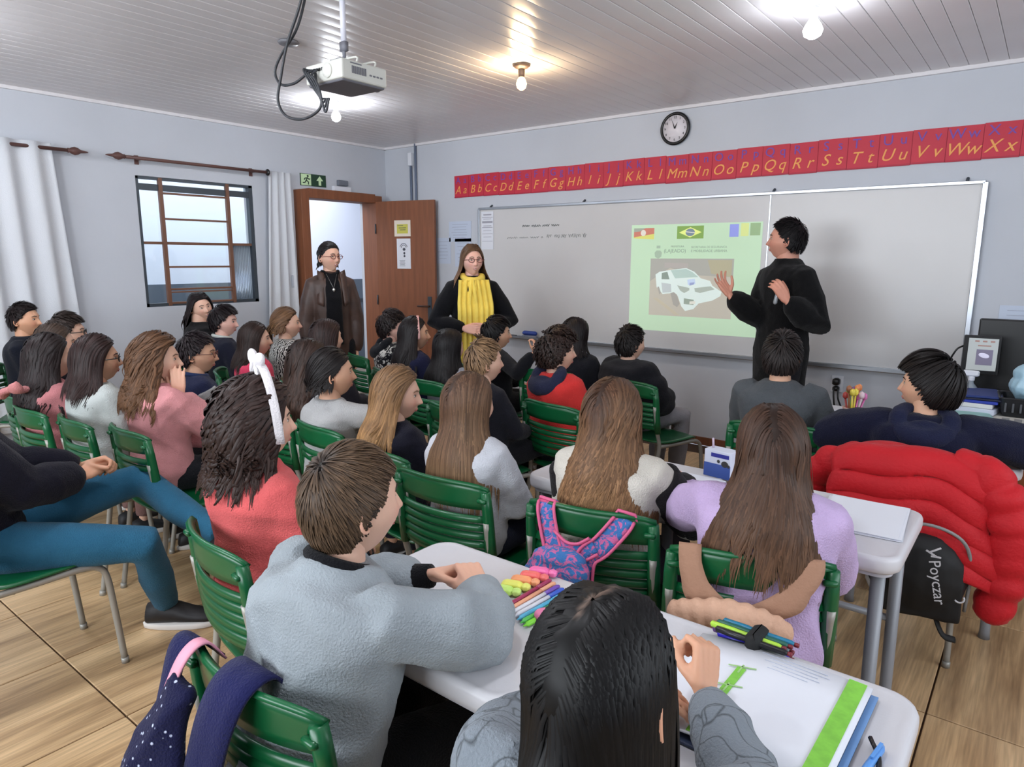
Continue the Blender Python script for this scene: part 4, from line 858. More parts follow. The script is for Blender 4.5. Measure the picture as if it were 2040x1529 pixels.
    # ---- top
    if top:
        nmv = top.get('name', 'sweater'); th = top.get('thick', .016); tc = G(); tc.rings(torso_rings(Pl, U, T_, W, th, adult, low=top.get('low', 0)))
        slv = top.get('sleeve', 'long'); lw = top.get('loose', 1.0)
        for (S, E, Wr, d, n, kw) in aj:
            s = np.sign(S[0]); base = [S-V(s*.055, 0, -.022), S-V(s*.01, 0, 0), S+(E-S)*.5, E]; rr = [ar*.95+th*.5, (ar*1.12+th)*lw**.3, (ar*1.05+th)*lw, (ar*.98+th)*lw]
            if slv == 'long': base += [E+(Wr-E)*.4, E+(Wr-E)*.8, Wr-nrm(Wr-E)*.012]; rr += [(ar*.92+th)*lw, (ar*.72+th*.8)*lw, .030*hsz+th*.25]
            else: base = base[:3]+[S+(E-S)*.75]; rr = rr[:3]+[(ar*1.1+th)*lw]
            tc.tube(base, rr, 12, up=(0, 0, 1))
        if top.get('collar'): tc.tube([Nk-U*.045+V(0, -.004, 0), Nk-U*.005, Nk+U*.016], [nr*1.4+th*.6, nr*1.16+th*.35, nr*1.12+th*.25], 16, up=(0, 1, 0))
        v, f, n_ = remesh(tc, .0095 if lod >= 1 else .013, 5 if lod >= 1 else 4)
        v = wrinkle(v, n_, top.get('wr', .0028), abs(hash(label)) % 1000 if False else int(abs(x*977+y*131)) % 1000, top.get('wsc', 1))
        if top.get('quilt'):
            h = (v-Pl)@U; v = v+n_*(.010*np.abs(np.sin(h*PI/top['quilt'])))[:, None]
        fastmesh(nmv, v, f, top['mat'], root)
        if top.get('neckband'): # ribbed collar band
            e = G(); e.tube([Nk+rotm(rx=-lean)@(V(math.cos(a)*nr*1.35, math.sin(a)*nr*1.35-.004, +.004-.012*math.sin(a))) for a in np.linspace(0, 2*PI, 25)[:-1]], .012, 8, closed=True); e.build('collar', top['neckband'], root)
        if top.get('cuff'):
            for (S, E, Wr, d, n, kw) in aj: dd = nrm(Wr-E); G().tube([Wr-dd*.05, Wr-dd*.02, Wr+dd*.008], [.031*hsz+.008, .029*hsz+.006, .027*hsz+.004], 14).build('cuff', top['cuff'], root)
        if top.get('hood'):
            e = G(); hd = top['hood']; Q = Nk+V(0, -.035, -.012)
            a = np.linspace(-1.0, PI+1.0, 17); Rr = .078*W
            e.tube([Q+V(Rr*math.cos(t), -.02-Rr*.72*math.sin(t), -.02-.035*math.sin(t)+.03*(math.sin(t) < 0)) for t in a], .026+.018*np.sin((a+1)/(PI+2)*PI), 12, flat=.8)
            e.ell(Q+V(0, -.055, -.055), V(.085*W, .030, .065)); v, f, n_ = remesh(e, .0075, 4); v = wrinkle(v, n_, .002, 5); fastmesh('hood', v, f, hd, root)
        if top.get('sleeves_mat'):
          for (S, E, Wr, d, n, kw) in aj:
            e = G(); e.tube([S+V(0, 0, 0)+(E-S)*.12, S+(E-S)*.5, E, E+(Wr-E)*.4, E+(Wr-E)*.8, Wr-nrm(Wr-E)*.01], np.array([ar*1.22+th+.003, (ar*1.05+th+.003), (ar*.98+th+.003), (ar*.92+th+.003), (ar*.74+th*.8+.003), .030*hsz+th*.25+.003])*(lw**.6), 14)
            v, f, n_ = remesh(e, .0095, 2); v = wrinkle(v, n_, .0025, 9); fastmesh('sleeve', v, f, top['sleeves_mat'], root)
    # ---- legs
    if legs:
        tc = G(); lth = legs.get('thick', .012); tc.rings(torso_rings(Pl, U, T_, W, .006, adult)[:5])
        for (h_, k, a, to) in lj: tc.tube([h_+V(0, -.02, 0), h_, (h_+k)/2, k, (k+a)/2, a+V(0, 0, .02)], [lr*1.2+lth, lr*1.2+lth, lr*1.05+lth, lr*.85+lth, lr*.75+lth, lr*.5+lth*1.1], 12)
        v, f, n_ = remesh(tc, .017, 2); v = wrinkle(v, n_, legs.get('wr', .0022), 3); fastmesh(legs.get('name', 'trousers'), v, f, legs['mat'], root)
        for (h_, k, a, to) in lj: shoe(root, a, to, shoes, adult)
    # ---- hair
    if hair:
        sh = .385*T_; kk = 1.12 if adult else 1.0; tk = (top or {}).get('thick', .016); BR = (Pl, U, (.150*W*kk+tk+.006)*hair.get('brx', 1), .100*W**.6*kk+tk+.022, sh)
        hair_build(root, Hc, Rh, hs, hair, BR, lod)
    return dict(root=root, Hc=Hc, Rh=Rh, hs=hs, aj=aj, Nk=Nk, Pl=Pl, U=U, T=T_)
def torso_rings(Pl, U, T, W, inf, adult, low=0):
    k = 1.12 if adult else 1.0; n = 24; th = np.arange(n)*2*PI/n
    hs_ = [-.085-low, -.06-low, 0, .06, .13, .20, .27, .315, .345, .37, .392]
    rx = [.085, .118, .132, .125, .122, .130, .142, .150, .132, .085, .056]; ry = [.075, .100, .108, .100, .094, .096, .100, .094, .080, .062, .052]
    out = []
    for h, a, b in zip(hs_, rx, ry):
        a = (a*W*k+inf*(1 if h < .36 else .5)); b = b*W**.6*k+inf*(1 if h < .36 else .5); c = Pl+U*h*T+V(0, -.006 if h > .2 else 0, 0)
        cs, sn = np.cos(th), np.sin(th); e = .86; X = np.sign(cs)*np.abs(cs)**e*a; Yy = np.sign(sn)*np.abs(sn)**e*b
        F = nrm(np.cross(U, V(1, 0, 0))); out.append(c+X[:, None]*V(1, 0, 0)+Yy[:, None]*F)
    return out
def shoe(root, a, to, colr, adult=False):
    s = 1.25 if adult else 1.0; d = to-a; d[2] = 0; d = nrm(d); side = np.cross(d, V(0, 0, 1)); Rm = np.stack([side, d, V(0, 0, 1)], 1)
    base = V(a[0], a[1], a[2]-.085); g = G()
    def sec(y, w, z0, z1): 
        t = np.arange(12)*2*PI/12; return np.stack([np.cos(t)*w, np.full(12, y), (z0+z1)/2+np.sin(t)*(z1-z0)/2], 1)
    rs = [sec(y*s, w*s, .018, z*s) for y, w, z in ((-.068, .012, .05), (-.058, .030, .085), (-.02, .034, .098), (.03, .036, .085), (.08, .040, .062), (.125, .040, .052), (.155, .028, .042), (.166, .010, .034))]
    g.rings([r@Rm.T+base for r in rs]); g.mi = 1
    out = [(w*math.cos(t), y) for t, w, y in [(0, 0, 0)][:0]]
    t = np.arange(20)*2*PI/20; X = np.cos(t)*np.interp(np.sin(t), [-1, 0, .5, 1], [.034, .037, .044, .03])*s; Yp = .05*s+np.sin(t)*.125*s
    g.rings([np.stack([X*q, .05*s+(Yp-.05*s)*q, np.full(20, z)], 1)@Rm.T+base for q, z in ((.97, .001), (1.02, .004), (1.03, .022), (.98, .026))])
    g.build('shoe', [mat('shoe_%s' % (colr,), colr, .6), mat('shoe_sole', (.82, .8, .78), .6)], root)
# ================================================================ CHAIRS AND DESKS
M_green = mat('green_plastic', (0.035, 0.335, 0.185), .32, spec=.5, noise=.06, nscale=4); M_tube = mat('chair_tube', (0.60, 0.59, 0.56), .42, metal=.25)
M_cap = mat('tube_cap', (.12, .12, .12), .7); M_stick = mat('chair_sticker', (.55, .68, .62), .6)
def make_chair():
    r = empty('school_chair', None, 'chair')
    # seat
    a, b = 13, 13; P = np.zeros((a, b, 3))
    for i in range(a):
        for j in range(b):
            u = i/(a-1)*2-1; v = j/(b-1)*2-1; w = .20-.012*v; e = (abs(u)**4+abs(v)**4)**.25; k = max(abs(u), abs(v))/max(e, 1e-6) if e > 0 else 1
            X = u*w*k; Yv = v*.20*k; P[i, j] = (X, Yv, .438-.012*(1-u*u)*(1-v*v)-.022*max(0, v-.55)**2*5+.012*max(0, -v-.6))
    G().grid(P, -.008).build('seat', M_green, r, fix=True)
    # backrest: curved shell with louvres
    def pt(u, z): # u -1..1, z
        return V(u*.198*(1-.03*(z-.5)), -.192-.045*(1-u*u)-.10*(z-.5), z)
    g = G(); us = np.linspace(-1, 1, 15)
    def band(z0, z1, tilt=0, n=4, th=.008, uc=1.0):
        zs = np.linspace(z0, z1, n); g.grid([[pt(u*uc, z-(abs(u)**5)*(.018 if z > .76 else 0))+V(0, tilt*((z-z0)/(z1-z0)-.5), 0) for u in us] for z in zs], th)
    band(.70, .785, 0, 5); band(.772, .787, -.012, 3, .012)
    for k in range(5): z = .676-.030*k; band(z-.021, z+.001, .010, 3, .006, .92)
    band(.515, .537, 0, 3)
    for s in (-1, 1):
        g.tube([pt(s*.97, .50)+V(0, .004, 0), pt(s*.97, .60), pt(s*.97, .70), pt(s*.96, .762)], [.019, .0195, .018, .016], 12)
        g.rbox(pt(s*.93, .735)+V(0, -.014, 0), (.034, .016, .016), .004)
    bk = g.build('backrest', M_green, r, fix=True)
    G().box((0, -.2575, .738), (.045, .002, .022), rotm(rx=.10)).build('sticker', M_stick, bk, smooth=False)
    for s in (-1, 1):
        x = s*.192
        G().tube(curve_pts([(x, -.222, .66), (x, -.200, .52), (x, -.178, .44), (x, -.178, .38), (x, -.215, .16), (x, -.24, .012)], 5), .0115, 10).tube([(x, -.2405, .022), (x, -.242, .0)], .014, 10).build('leg', M_tube, r)
        f = G().tube(curve_pts([(x, -.182, .415), (x*.98, -.05, .412), (x*.98, .10, .412), (x*.98, .155, .398), (x*.99, .180, .355), (x, .195, .20), (x, .21, .012)], 5), .0115, 10).tube([(x, .2095, .022), (x, .211, .0)], .014, 10).build('leg', M_tube, r)
    G().tube([(-.19, -.10, .408), (.19, -.10, .408)], .009, 8).tube([(-.19, .11, .408), (.19, .11, .408)], .009, 8).build('crossbar', M_tube, r)
    return r
CH0 = make_chair(); CH_used = [False]; CHAIRS = []
def chair(bx, by, yaw, label, back=True):
    """bx, by: middle of the top edge of the backrest"""
    o = CH0 if not CH_used[0] else copy_tree(CH0); CH_used[0] = True
    a = math.radians(yaw); dx, dy = -.24*-math.sin(a), -.24*math.cos(a)
    o.location = (bx-dx, by-dy, 0); o.rotation_euler = (0, 0, a); o['label'] = label; o['group'] = 'green school chairs'; return o
M_desk = mat('desk_plastic', (0.78, 0.775, 0.79), .42, spec=.45, bump=.03, bscale=180); M_desk2 = mat('desk_edge', (0.70, 0.70, 0.73), .45); M_leg = mat('desk_leg', (0.55, 0.56, 0.58), .45, metal=.2)
def rrect(w, d, r, n=6):
    out = []
    for cx, cy, a0 in ((w/2-r, d/2-r, 0), (-w/2+r, d/2-r, PI/2), (-w/2+r, -d/2+r, PI), (w/2-r, -d/2+r, 1.5*PI)):
        for k in range(n+1): a = a0+PI/2*k/n; out.append((cx+r*math.cos(a), cy+r*math.sin(a)))
    return np.array(out)
def make_desk():
    r = empty('school_desk', None, 'desk'); w, d, z = .60, .48, .72
    def R(i, zz, rr=.06): q = rrect(w-2*i, d-2*i, max(rr-i, .01)); return np.column_stack([q, np.full(len(q), zz)])
    G().rings([R(.012, z-.05), R(.002, z-.042), R(0, z-.03), R(0, z-.012), R(.004, z-.003), R(.012, z), R(.02, z-.0015), R(.03, z-.0025)]).build('tabletop', M_desk, r, angle=50)
    G().rings([R(.02, z-.052), R(.02, z-.062), R(.035, z-.066)]).build('top_frame', M_desk2, r, angle=50)
    for sx in (-1, 1):
        for sy in (-1, 1):
            G().tube([(sx*.245, sy*.175, z-.055), (sx*.25, sy*.178, .03), (sx*.25, sy*.178, .0)], [.019, .018, .021], 12).build('leg', M_leg, r)
        G().tube([(sx*.25, -.178, .10), (sx*.25, .178, .10)], .013, 8).build('side_rail', M_leg, r)
    G().tube([(-.25, .178, .36), (.25, .178, .36)], .012, 8).build('crossbar', M_leg, r); return r
DK0 = make_desk(); DK_used = [False]
def desk(cx, cy, yaw, label):
    o = DK0 if not DK_used[0] else copy_tree(DK0); DK_used[0] = True
    o.location = (cx, cy, 0); o.rotation_euler = (0, 0, math.radians(yaw)); o['label'] = label; o['group'] = 'grey school desks'; return o
desk(-.975, 1.085, 0, 'grey desk under the folded hands of the boy in the grey hoodie')
desk(-.395, 1.095, 0, 'grey desk in front of the black-haired girl, with open notebook')
desk(-.53, 2.175, 0, 'grey desk of the girl in lilac, with papers on its corner')
desk(-1.15, 2.165, 0, 'grey desk with white paper beside the wavy-haired girl in cream')
desk(-.305, 3.34, 0, 'grey desk in front of the boy in the navy hoodie')
desk(-.93, 3.70, 0, 'grey desk half hidden behind the boy in the grey sweater')
# ---------------------------------------------------------------- objects on desks
def paper_stack(cx, cy, w, h, n, yaw, label, cat='paper', z=.7185):
    p = empty('paper_stack' if n > 1 else 'paper_sheet', label, cat, (cx, cy, z), math.radians(yaw))
    for k in range(n): B('sheet', (random.uniform(-.006, .006), random.uniform(-.006, .006), .0012+.0016*k), (w, h, .0013), M_paper, p, R=rotm(rz=random.uniform(-.03, .03)))
    return p
paper_stack(-.94, 2.15, .21, .29, 4, -3, 'white sheets on the desk between the wavy-haired girl and the tissue box')
paper_stack(-.375, 2.23, .22, .30, 5, 5, 'stack of white sheets on the corner of the desk of the girl in lilac')
paper_stack(-.75, 3.66, .21, .29, 2, 8, 'printed white sheets beside the pencil cup on the far desk')
bx = empty('tissue_box', 'small blue and white printed box standing on the desk', 'box', (-.875, 2.36, .718), math.radians(-8))
B('carton', (0, 0, .05), (.105, .06, .10), mat('box_white', (.82, .84, .9), .5), bx, .002); B('blue_print', (0, -.0308, .026), (.104, .0015, .05), mat('box_blue', (.22, .33, .62), .5), bx)
G().box((.01, -.0309, .083), (.07, .0012, .014)).build('blue_band', mat('box_navy', (.16, .18, .55), .5), bx, smooth=False)
G().ell((.03, -.031, .055), (.014, .0015, .012)).ell((.045, -.031, .05), (.006, .0016, .006)).ell((.005, -.031, .062), (.006, .0016, .006)).build('spots', mat('spot_dark', (.2, .2, .2), .6), bx)
G().tube([(-.035, 0, .10), (-.040, .004, .135)], .004, 6).build('straw', mat('straw', (.75, .68, .75), .5), bx)
# pencil cup with colourful eraser tops held on the far desk
cup = empty('pencil_cup', 'pale pink cup of colourful pens on the desk beside the boy in navy', 'cup', (-.685, 3.52, .718))
G().lathe([(.034, 0), (.037, .003), (.042, .075), (.044, .085), (.038, .085), (.036, .01), (.001, .008)], n=20).build('cup_body', mat('cup_pink', (.82, .68, .64), .5), cup)
HOW = ['', 'short ', 'tall ']
cols = [('pink', (.85, .45, .68)), ('green', (.45, .80, .25)), ('yellow', (.88, .80, .30)), ('orange', (.85, .52, .3)), ('red', (.75, .3, .28)), ('pale', (.85, .75, .78)), ('purple', (.55, .35, .6)), ('brown', (.6, .38, .25))]
for k in range(12):
    a = k*2.4; rr = .022*(.4+.6*(k % 3)/2); n_, c_ = cols[k % 8]; q = (rr*math.cos(a), rr*math.sin(a)); t = (q[0]*2.2, q[1]*2.0, .125+.012*(k % 4))
    pen = empty('pen', '%s%s pen in the pink cup on the far desk' % (HOW[k//8], n_), 'pen', (-.685, 3.52, .718), 0, 'pens in the pencil cup'); m_ = mat('pen_'+n_, c_, .4)
    G().tube([(q[0]*.8, q[1]*.8, .02), t], .0045, 8).build('barrel', m_, pen); G().lathe([(.009, 0), (.013, .008), (.012, .024), (.003, .032)], t, 10).build('topper', m_, pen)
# highlighters, pens and the pink eraser
HL = [('pink', (.93, .42, .66)), ('coral', (.93, .42, .40)), ('orange', (.95, .62, .42)), ('yellow', (.90, .90, .42)), ('lime', (.75, .90, .45))]
for k, (n_, c_) in enumerate(HL):
    hx, hy = -.925-.003*k, 1.298-.033*k
    h = empty('highlighter', '%s short highlighter in the row beside the folded hands' % n_, 'highlighter', (hx, hy, .7305), math.radians(20)); m_ = mat('hl_'+n_, c_, .35)
    G().rbox((0, 0, 0), (.052, .026, .022), .006).build('barrel', m_, h, smooth=False, bevel=.003); G().rbox((.034, 0, 0), (.022, .022, .018), .005).build('cap', mat('hlc_'+n_, tuple(min(1, c*.92+.08) for c in c_), .3), h, smooth=False, bevel=.002)
PN = [('dark red', (.62, .2, .35)), ('peach', (.92, .66, .52)), ('purple', (.45, .3, .68)), ('blue', (.2, .35, .75)), ('sky blue', (.35, .7, .85)), ('green', (.35, .75, .35)), ('light green', (.50, .85, .22))]
for k, (n_, c_) in enumerate(PN):
    a = V(-.886+.0135*k, 1.122-.006*k, .7255); d_ = nrm(V(.004+.003*k, .16, 0)); L2 = .165
    pe = empty('felt_pen', '%s felt pen lying in the fan of pens beside the pink eraser' % n_, 'pen', tuple(a), math.atan2(d_[1], d_[0])); m_ = mat('fp_'+n_, c_, .35)
    G().lathe([(.001, -.012), (.0035, -.002), (.0058, 0), (.0058, .115)], R=rotm(ry=PI/2), n=10).build('barrel', m_ if k not in (2, 3) else mat('fp_white', (.85, .85, .88), .4), pe)
    G().lathe([(.0064, .108), (.0066, .155), (.004, .162), (.001, .163)], R=rotm(ry=PI/2), n=10).build('cap', m_, pe)
tag(G().ell((-.782, 1.128, .735), (.030, .022, .015), rotm(rz=.3), 20, 12).build('eraser', mat('eraser_pink', (.90, .50, .66), .5)), 'oval pink eraser lying beside the fan of pens', 'eraser')
# notebook
nb = empty('notebook', 'large open notebook with white pages and green edge strips', 'notebook', (-.325, 1.115, .7185), math.radians(-1))
B('cover', (-.006, 0, .004), (.335, .33, .006), mat('nb_cover', (.16, .2, .3), .5), nb, .002); B('cover_lining', (.156, 0, .0075), (.012, .325, .002), mat('nb_lining', (.42, .58, .78), .5), nb)
P = np.array([[(-.168+.32*u, -.16+.32*v, .012+.010*math.sin(min(u/.5, 1)*PI*.5)*(1 if u < .5 else 1)-.012*abs(u-.5)**2) for v in np.linspace(0, 1, 5)] for u in np.linspace(0, 1, 15)])
G().grid(P, .004).build('page_block', M_paper, nb)
M_tape = mat('tape_green', (.48, .75, .25), .45, noise=.12, nscale=60)
B('edge_strip', (.128, 0, .0258), (.030, .318, .0012), M_tape, nb, R=rotm(ry=.03)); B('edge_strip', (-.052, -.045, .0262), (.016, .225, .0015), M_tape, nb)
g = G()
for (x_, y_) in ((-.052, .07), (-.052, .0)):
    g.box((x_, y_, .0275), (.05, .003, .001), rotm(rz=.35)).box((x_, y_-.008, .0275), (.003, .03, .001))
g.build('tape_tail', mat('tape_pale', (.6, .75, .5), .5), nb, smooth=False)
g = G()
for k in range(5): g.box((.02+.012*(k % 2), .145-.011*k, .0262), (.12-.012*k, .0012, .0006))
g.build('writing', mat('faint_pencil', (.72, .75, .82), .8), nb, smooth=False)
G().box((.08, .164, .012), (.07, .004, .01)).build('clip', M_steel, nb, smooth=False)
# strapped bundle of pens standing across the notebook corner
BN = [('teal blue', (.10, .45, .58)), ('dark green', (.12, .35, .3)), ('lime green', (.65, .82, .25)), ('black', (.05, .05, .07)), ('pale grey', (.5, .55, .58)), ('violet', (.35, .2, .45)), ('royal blue', (.14, .10, .68))]
bo = V(-.385, 1.292, .742)
bd = nrm(V(.90, .0, 0)+V(0, -.02, 0)); bs = np.cross(V(0, 0, 1), bd)
for k, (n_, c_) in enumerate(BN):
    row, c2_ = (k//4, k % 4); off = bs*((1.5-c2_)*.0135)+V(0, 0, .018*(1-row)-.006); st_ = bo-bd*(.075+.008*(k % 3))+off
    pe = empty('felt_pen', '%s pen in the bundle held by a black strap' % n_, 'pen', tuple(st_), math.atan2(bd[1], bd[0])); m_ = mat('bp_'+n_, c_, .35)
    G().lathe([(.001, -.004), (.0065, 0), (.0068, .05), (.0062, .052), (.0062, .135), (.004, .142), (.001, .143)], R=rotm(ry=PI/2), n=10).build('barrel', m_, pe)
    G().lathe([(.0045, .142), (.0048, .15), (.001, .151)], R=rotm(ry=PI/2), n=8).build('end_plug', mat('bp_end', (.45, .12, .16), .4), pe)
Rb = np.stack([bd, bs, V(0, 0, 1)], 1); tag(G().rbox(tuple(bo+V(0, 0, .004)), (.03, .066, .050), .008, Rb).build('pen_strap', mat('strap_black', (.06, .065, .07), .8)), 'black elastic strap around the pen bundle', 'strap')
pe = empty('ballpoint_pen', 'light blue ballpoint pen at the edge of the open notebook', 'pen', (-.148, 1.01, .728), math.radians(82))
G().lathe([(.001, -.01), (.005, .004), (.0065, .03), (.0065, .12), (.003, .13)], R=rotm(ry=PI/2), n=10).build('barrel', mat('pen_sky', (.35, .58, .85), .35), pe); G().box((.10, 0, .009), (.045, .005, .003)).build('clip', mat('pen_sky', 0), pe, smooth=False)
cb = tag(G().tube(curve_pts([(-.150, 1.15, .727), (-.128, 1.10, .727), (-.125, 1.03, .727), (-.13, .95, .727)], 6), .004, 6).build('cord', M_black), 'thin black cord curving over the desk edge beside the notebook', 'cord')
# teacher desk
td = empty('teacher_desk', 'brown wooden teacher desk with pale top at the picture edge', 'desk', (.32, 4.42, 0))
B('desktop', (0, 0, .735), (1.30, 1.18, .03), mat('teacher_top', (.80, .79, .76), .45), td, .004); B('edge_band', (0, -.592, .732), (1.30, .006, .03), mat('edge_band', (.80, .66, .55), .5), td)
M_tw = mat('teacher_wood', (.52, .29, .16), .5, noise=.12, nscale=3, stretch=(1, 9, 9))
B('front_panel', (0, -.56, .42), (1.22, .02, .60), M_tw, td); B('side_panel', (-.60, 0, .36), (.025, 1.08, .72), M_tw, td); B('side_panel', (.60, 0, .36), (.025, 1.08, .72), M_tw, td)
mo = empty('monitor', 'small black monitor showing the car slide on the teacher desk', 'monitor', (-.262, 4.50, .75), math.radians(8))
B('bezel', (0, 0, .235), (.17, .03, .215), M_black, mo, .006); B('screen', (.004, -.0165, .24), (.135, .002, .175), mat('mon_screen', (.60, .62, .62), .4, emit=.35), mo)
B('slide_photo', (.014, -.0185, .225), (.075, .001, .085), mat('mon_photo', (.42, .40, .48), .4, emit=.25), mo); G().ell((.012, -.0192, .235), (.026, .0008, .013), rotm(ry=.25)).build('car_picture', mat('mon_car', (.75, .74, .82), .4, emit=.3), mo)
g = G().box((-.025, -.0185, .312), (.02, .001, .009)).box((.01, -.0185, .312), (.02, .001, .009)).box((.045, -.0185, .312), (.02, .001, .009)).box((.01, -.0185, .288), (.06, .001, .006)).build('slide_marks', mat('mon_marks', (.58, .45, .42), .4, emit=.2), mo, smooth=False)
G().box((0, .03, .07), (.04, .03, .14)).rbox((0, .02, .008), (.15, .12, .016), .004).build('stand', M_black, mo, smooth=False)
tv = empty('computer_screen', 'large black screen behind the small monitor at the picture edge', 'monitor', (.06, 4.72, .75))
B('bezel', (0, 0, .22), (.72, .05, .40), M_black, tv, .008); B('stand', (0, .03, .03), (.2, .15, .06), M_black, tv)
sb = empty('spray_bottle', 'white spray bottle in front of the small monitor', 'bottle', (-.275, 4.25, .80))
G().lathe([(.03, -.05), (.032, -.045), (.032, .04), (.012, .065), (.011, .08)], n=16).build('bottle_body', mat('bottle_clear', (.62, .66, .70), .2, trans=.3), sb)
G().lathe([(.014, .078), (.015, .095), (.011, .1)], n=12).rbox((-.005, 0, .115), (.075, .026, .030), .006).box((-.045, 0, .118), (.02, .014, .014)).box((-.028, 0, .092), (.008, .012, .03), rotm(ry=.3)).build('trigger_head', M_white, sb, smooth=False)
M_navy = mat('folder_blue', (.12, .2, .55), .5); zz = .752
for k, (c_, n_, w, h_, dx) in enumerate((((.80, .82, .88), 'white paper pile, lowest in the stack beside the spray bottle', .24, .028, .01), ((.84, .84, .84), 'white paper pile under the blue folder', .22, .022, .0), ((.14, .22, .62), 'royal blue folder in the stack on the teacher desk', .24, .014, .0), ((.08, .1, .2), 'dark folder above the royal blue one', .25, .010, .01), ((.10, .18, .42), 'navy folder, topmost of the stack on the teacher desk', .24, .012, .0))):
    tag(G().rbox((-.26+dx, 4.12, zz+h_/2), (w, .25, h_), .003, rotm(rz=.08*(k-2))).build('folder' if k > 1 else 'paper_pile', mat('folder_%d' % k, c_, .6), smooth=False), n_, 'folder' if k > 1 else 'paper'); zz += h_+.001
tag(G().rbox((-.235, 3.92, .757), (.16, .12, .012), .002, rotm(rz=.2)).build('booklet', mat('booklet_teal', (.55, .72, .70), .6), smooth=False), 'pale teal booklet lying at the front of the teacher desk', 'booklet')
ks = empty('paper_tray', 'pale newspaper spread along the front of the teacher desk', 'paper', (.02, 3.90, .751)); B('sheet', (0, 0, .004), (.32, .14, .008), mat('newsprint', (.74, .73, .70), .8), ks)
g = G()
for k in range(6): g.box((-.12+.048*k, -.01, .0085), (.03, .09, .0008))
g.build('print', mat('news_print', (.52, .52, .52), .8), ks, smooth=False)
bk = empty('black_tray', 'black plastic basket on the teacher desk below the carrier bag', 'basket', (.0, 4.12, .752), math.radians(5))
rs = [np.column_stack([rrect(.30-2*i, .24-2*i, .03), np.full(28, z)]) for i, z in ((.03, .0), (.02, .004), (.0, .09), (.004, .095), (.012, .09), (.03, .012))]
G().rings(rs).build('basket_body', mat('basket_black', (.10, .105, .12), .4), bk, angle=40); g = G()
for k in range(9): g.box((-.12+.03*k, -.113, .05), (.008, .012, .05), rotm(rx=-.22))
g.build('basket_ribs', mat('basket_grey', (.25, .26, .28), .5), bk, smooth=False)
pb = empty('carrier_bag', 'crumpled pale blue plastic bag with green print on the black basket', 'bag', (.01, 4.14, .83))
e = G(); e.ell((0, 0, .06), (.13, .09, .075)).ell((-.05, -.01, .11), (.06, .05, .06)).ell((.06, 0, .10), (.07, .05, .05)).ell((-.03, 0, .17), (.022, .02, .03))
v, f, n_ = remesh(e, .007, 1); v = wrinkle(v, n_, .010, 77, .9); fastmesh('bag_film', v, f, mat('bag_blue', (.62, .76, .83), .3, spec=.6), pb)
e = G(); e.ell((.035, -.083, .055), (.035, .014, .028)); v, f, n_ = remesh(e, .005, 1); fastmesh('green_print', v, f, mat('bag_green', (.15, .55, .3), .4), pb)
tag(G().tube(curve_pts([(-.38, 4.55, .78), (-.41, 4.52, .9), (-.38, 4.5, 1.0), (-.345, 4.52, 1.03)], 6), .005, 6).build('cable', M_black), 'black cable looping beside the small monitor', 'cable')
# ================================================================ WHO SITS WHERE
def HR(kind, col, **k): d = dict(kind=kind, col=col); d.update(k); return d
BLK, DBR, BRN, LBR, BLO = (.085, .065, .062), (.17, .115, .095), (.27, .18, .135), (.42, .30, .21), (.56, .42, .28)
def top(c, **k): d = dict(mat=cloth(c) if not hasattr(c, 'name') else c); d.update(k); return d
def pants(c, **k): d = dict(mat=cloth(c)); d.update(k); return d
PP = {}
def short_(l):
    l = l.split(',')[0]
    for sep in (' with ', ' and ', ' beside ', ' of '):
        if len(l.split()) > 11 and sep in l: l = l[:l.rindex(sep)]
    return ' '.join(l.split()[:12])
def P_(key, label, x, y, z, yaw, look=None, ch=None, chl=None, **k):
    if look is None: look = math.degrees(math.atan2(x+1.6, 4.9-y))
    k.setdefault('hy', max(-75, min(75, look-yaw)))
    arms = k.get('arms')
    if arms:
        out = []
        for a in arms:
            if isinstance(a, dict) and 'w' in a: a = dict(a); a['_w'] = a.pop('w')
            out.append(a)
        k['arms'] = out
    PP[key] = person(label, x, y, z, yaw, **k)
    if ch is not False:
        r = PP[key]['root']; a = math.radians(yaw)
        if ch is None: bx, by, cy = r.location.x+.215*math.sin(a), r.location.y-.215*math.cos(a), yaw
        else: bx, by, cy = ch
        chair(bx, by, cy, chl or ('green chair under the '+short_(label)))
    return PP[key]
GREEN = top((.05, .06, .07))
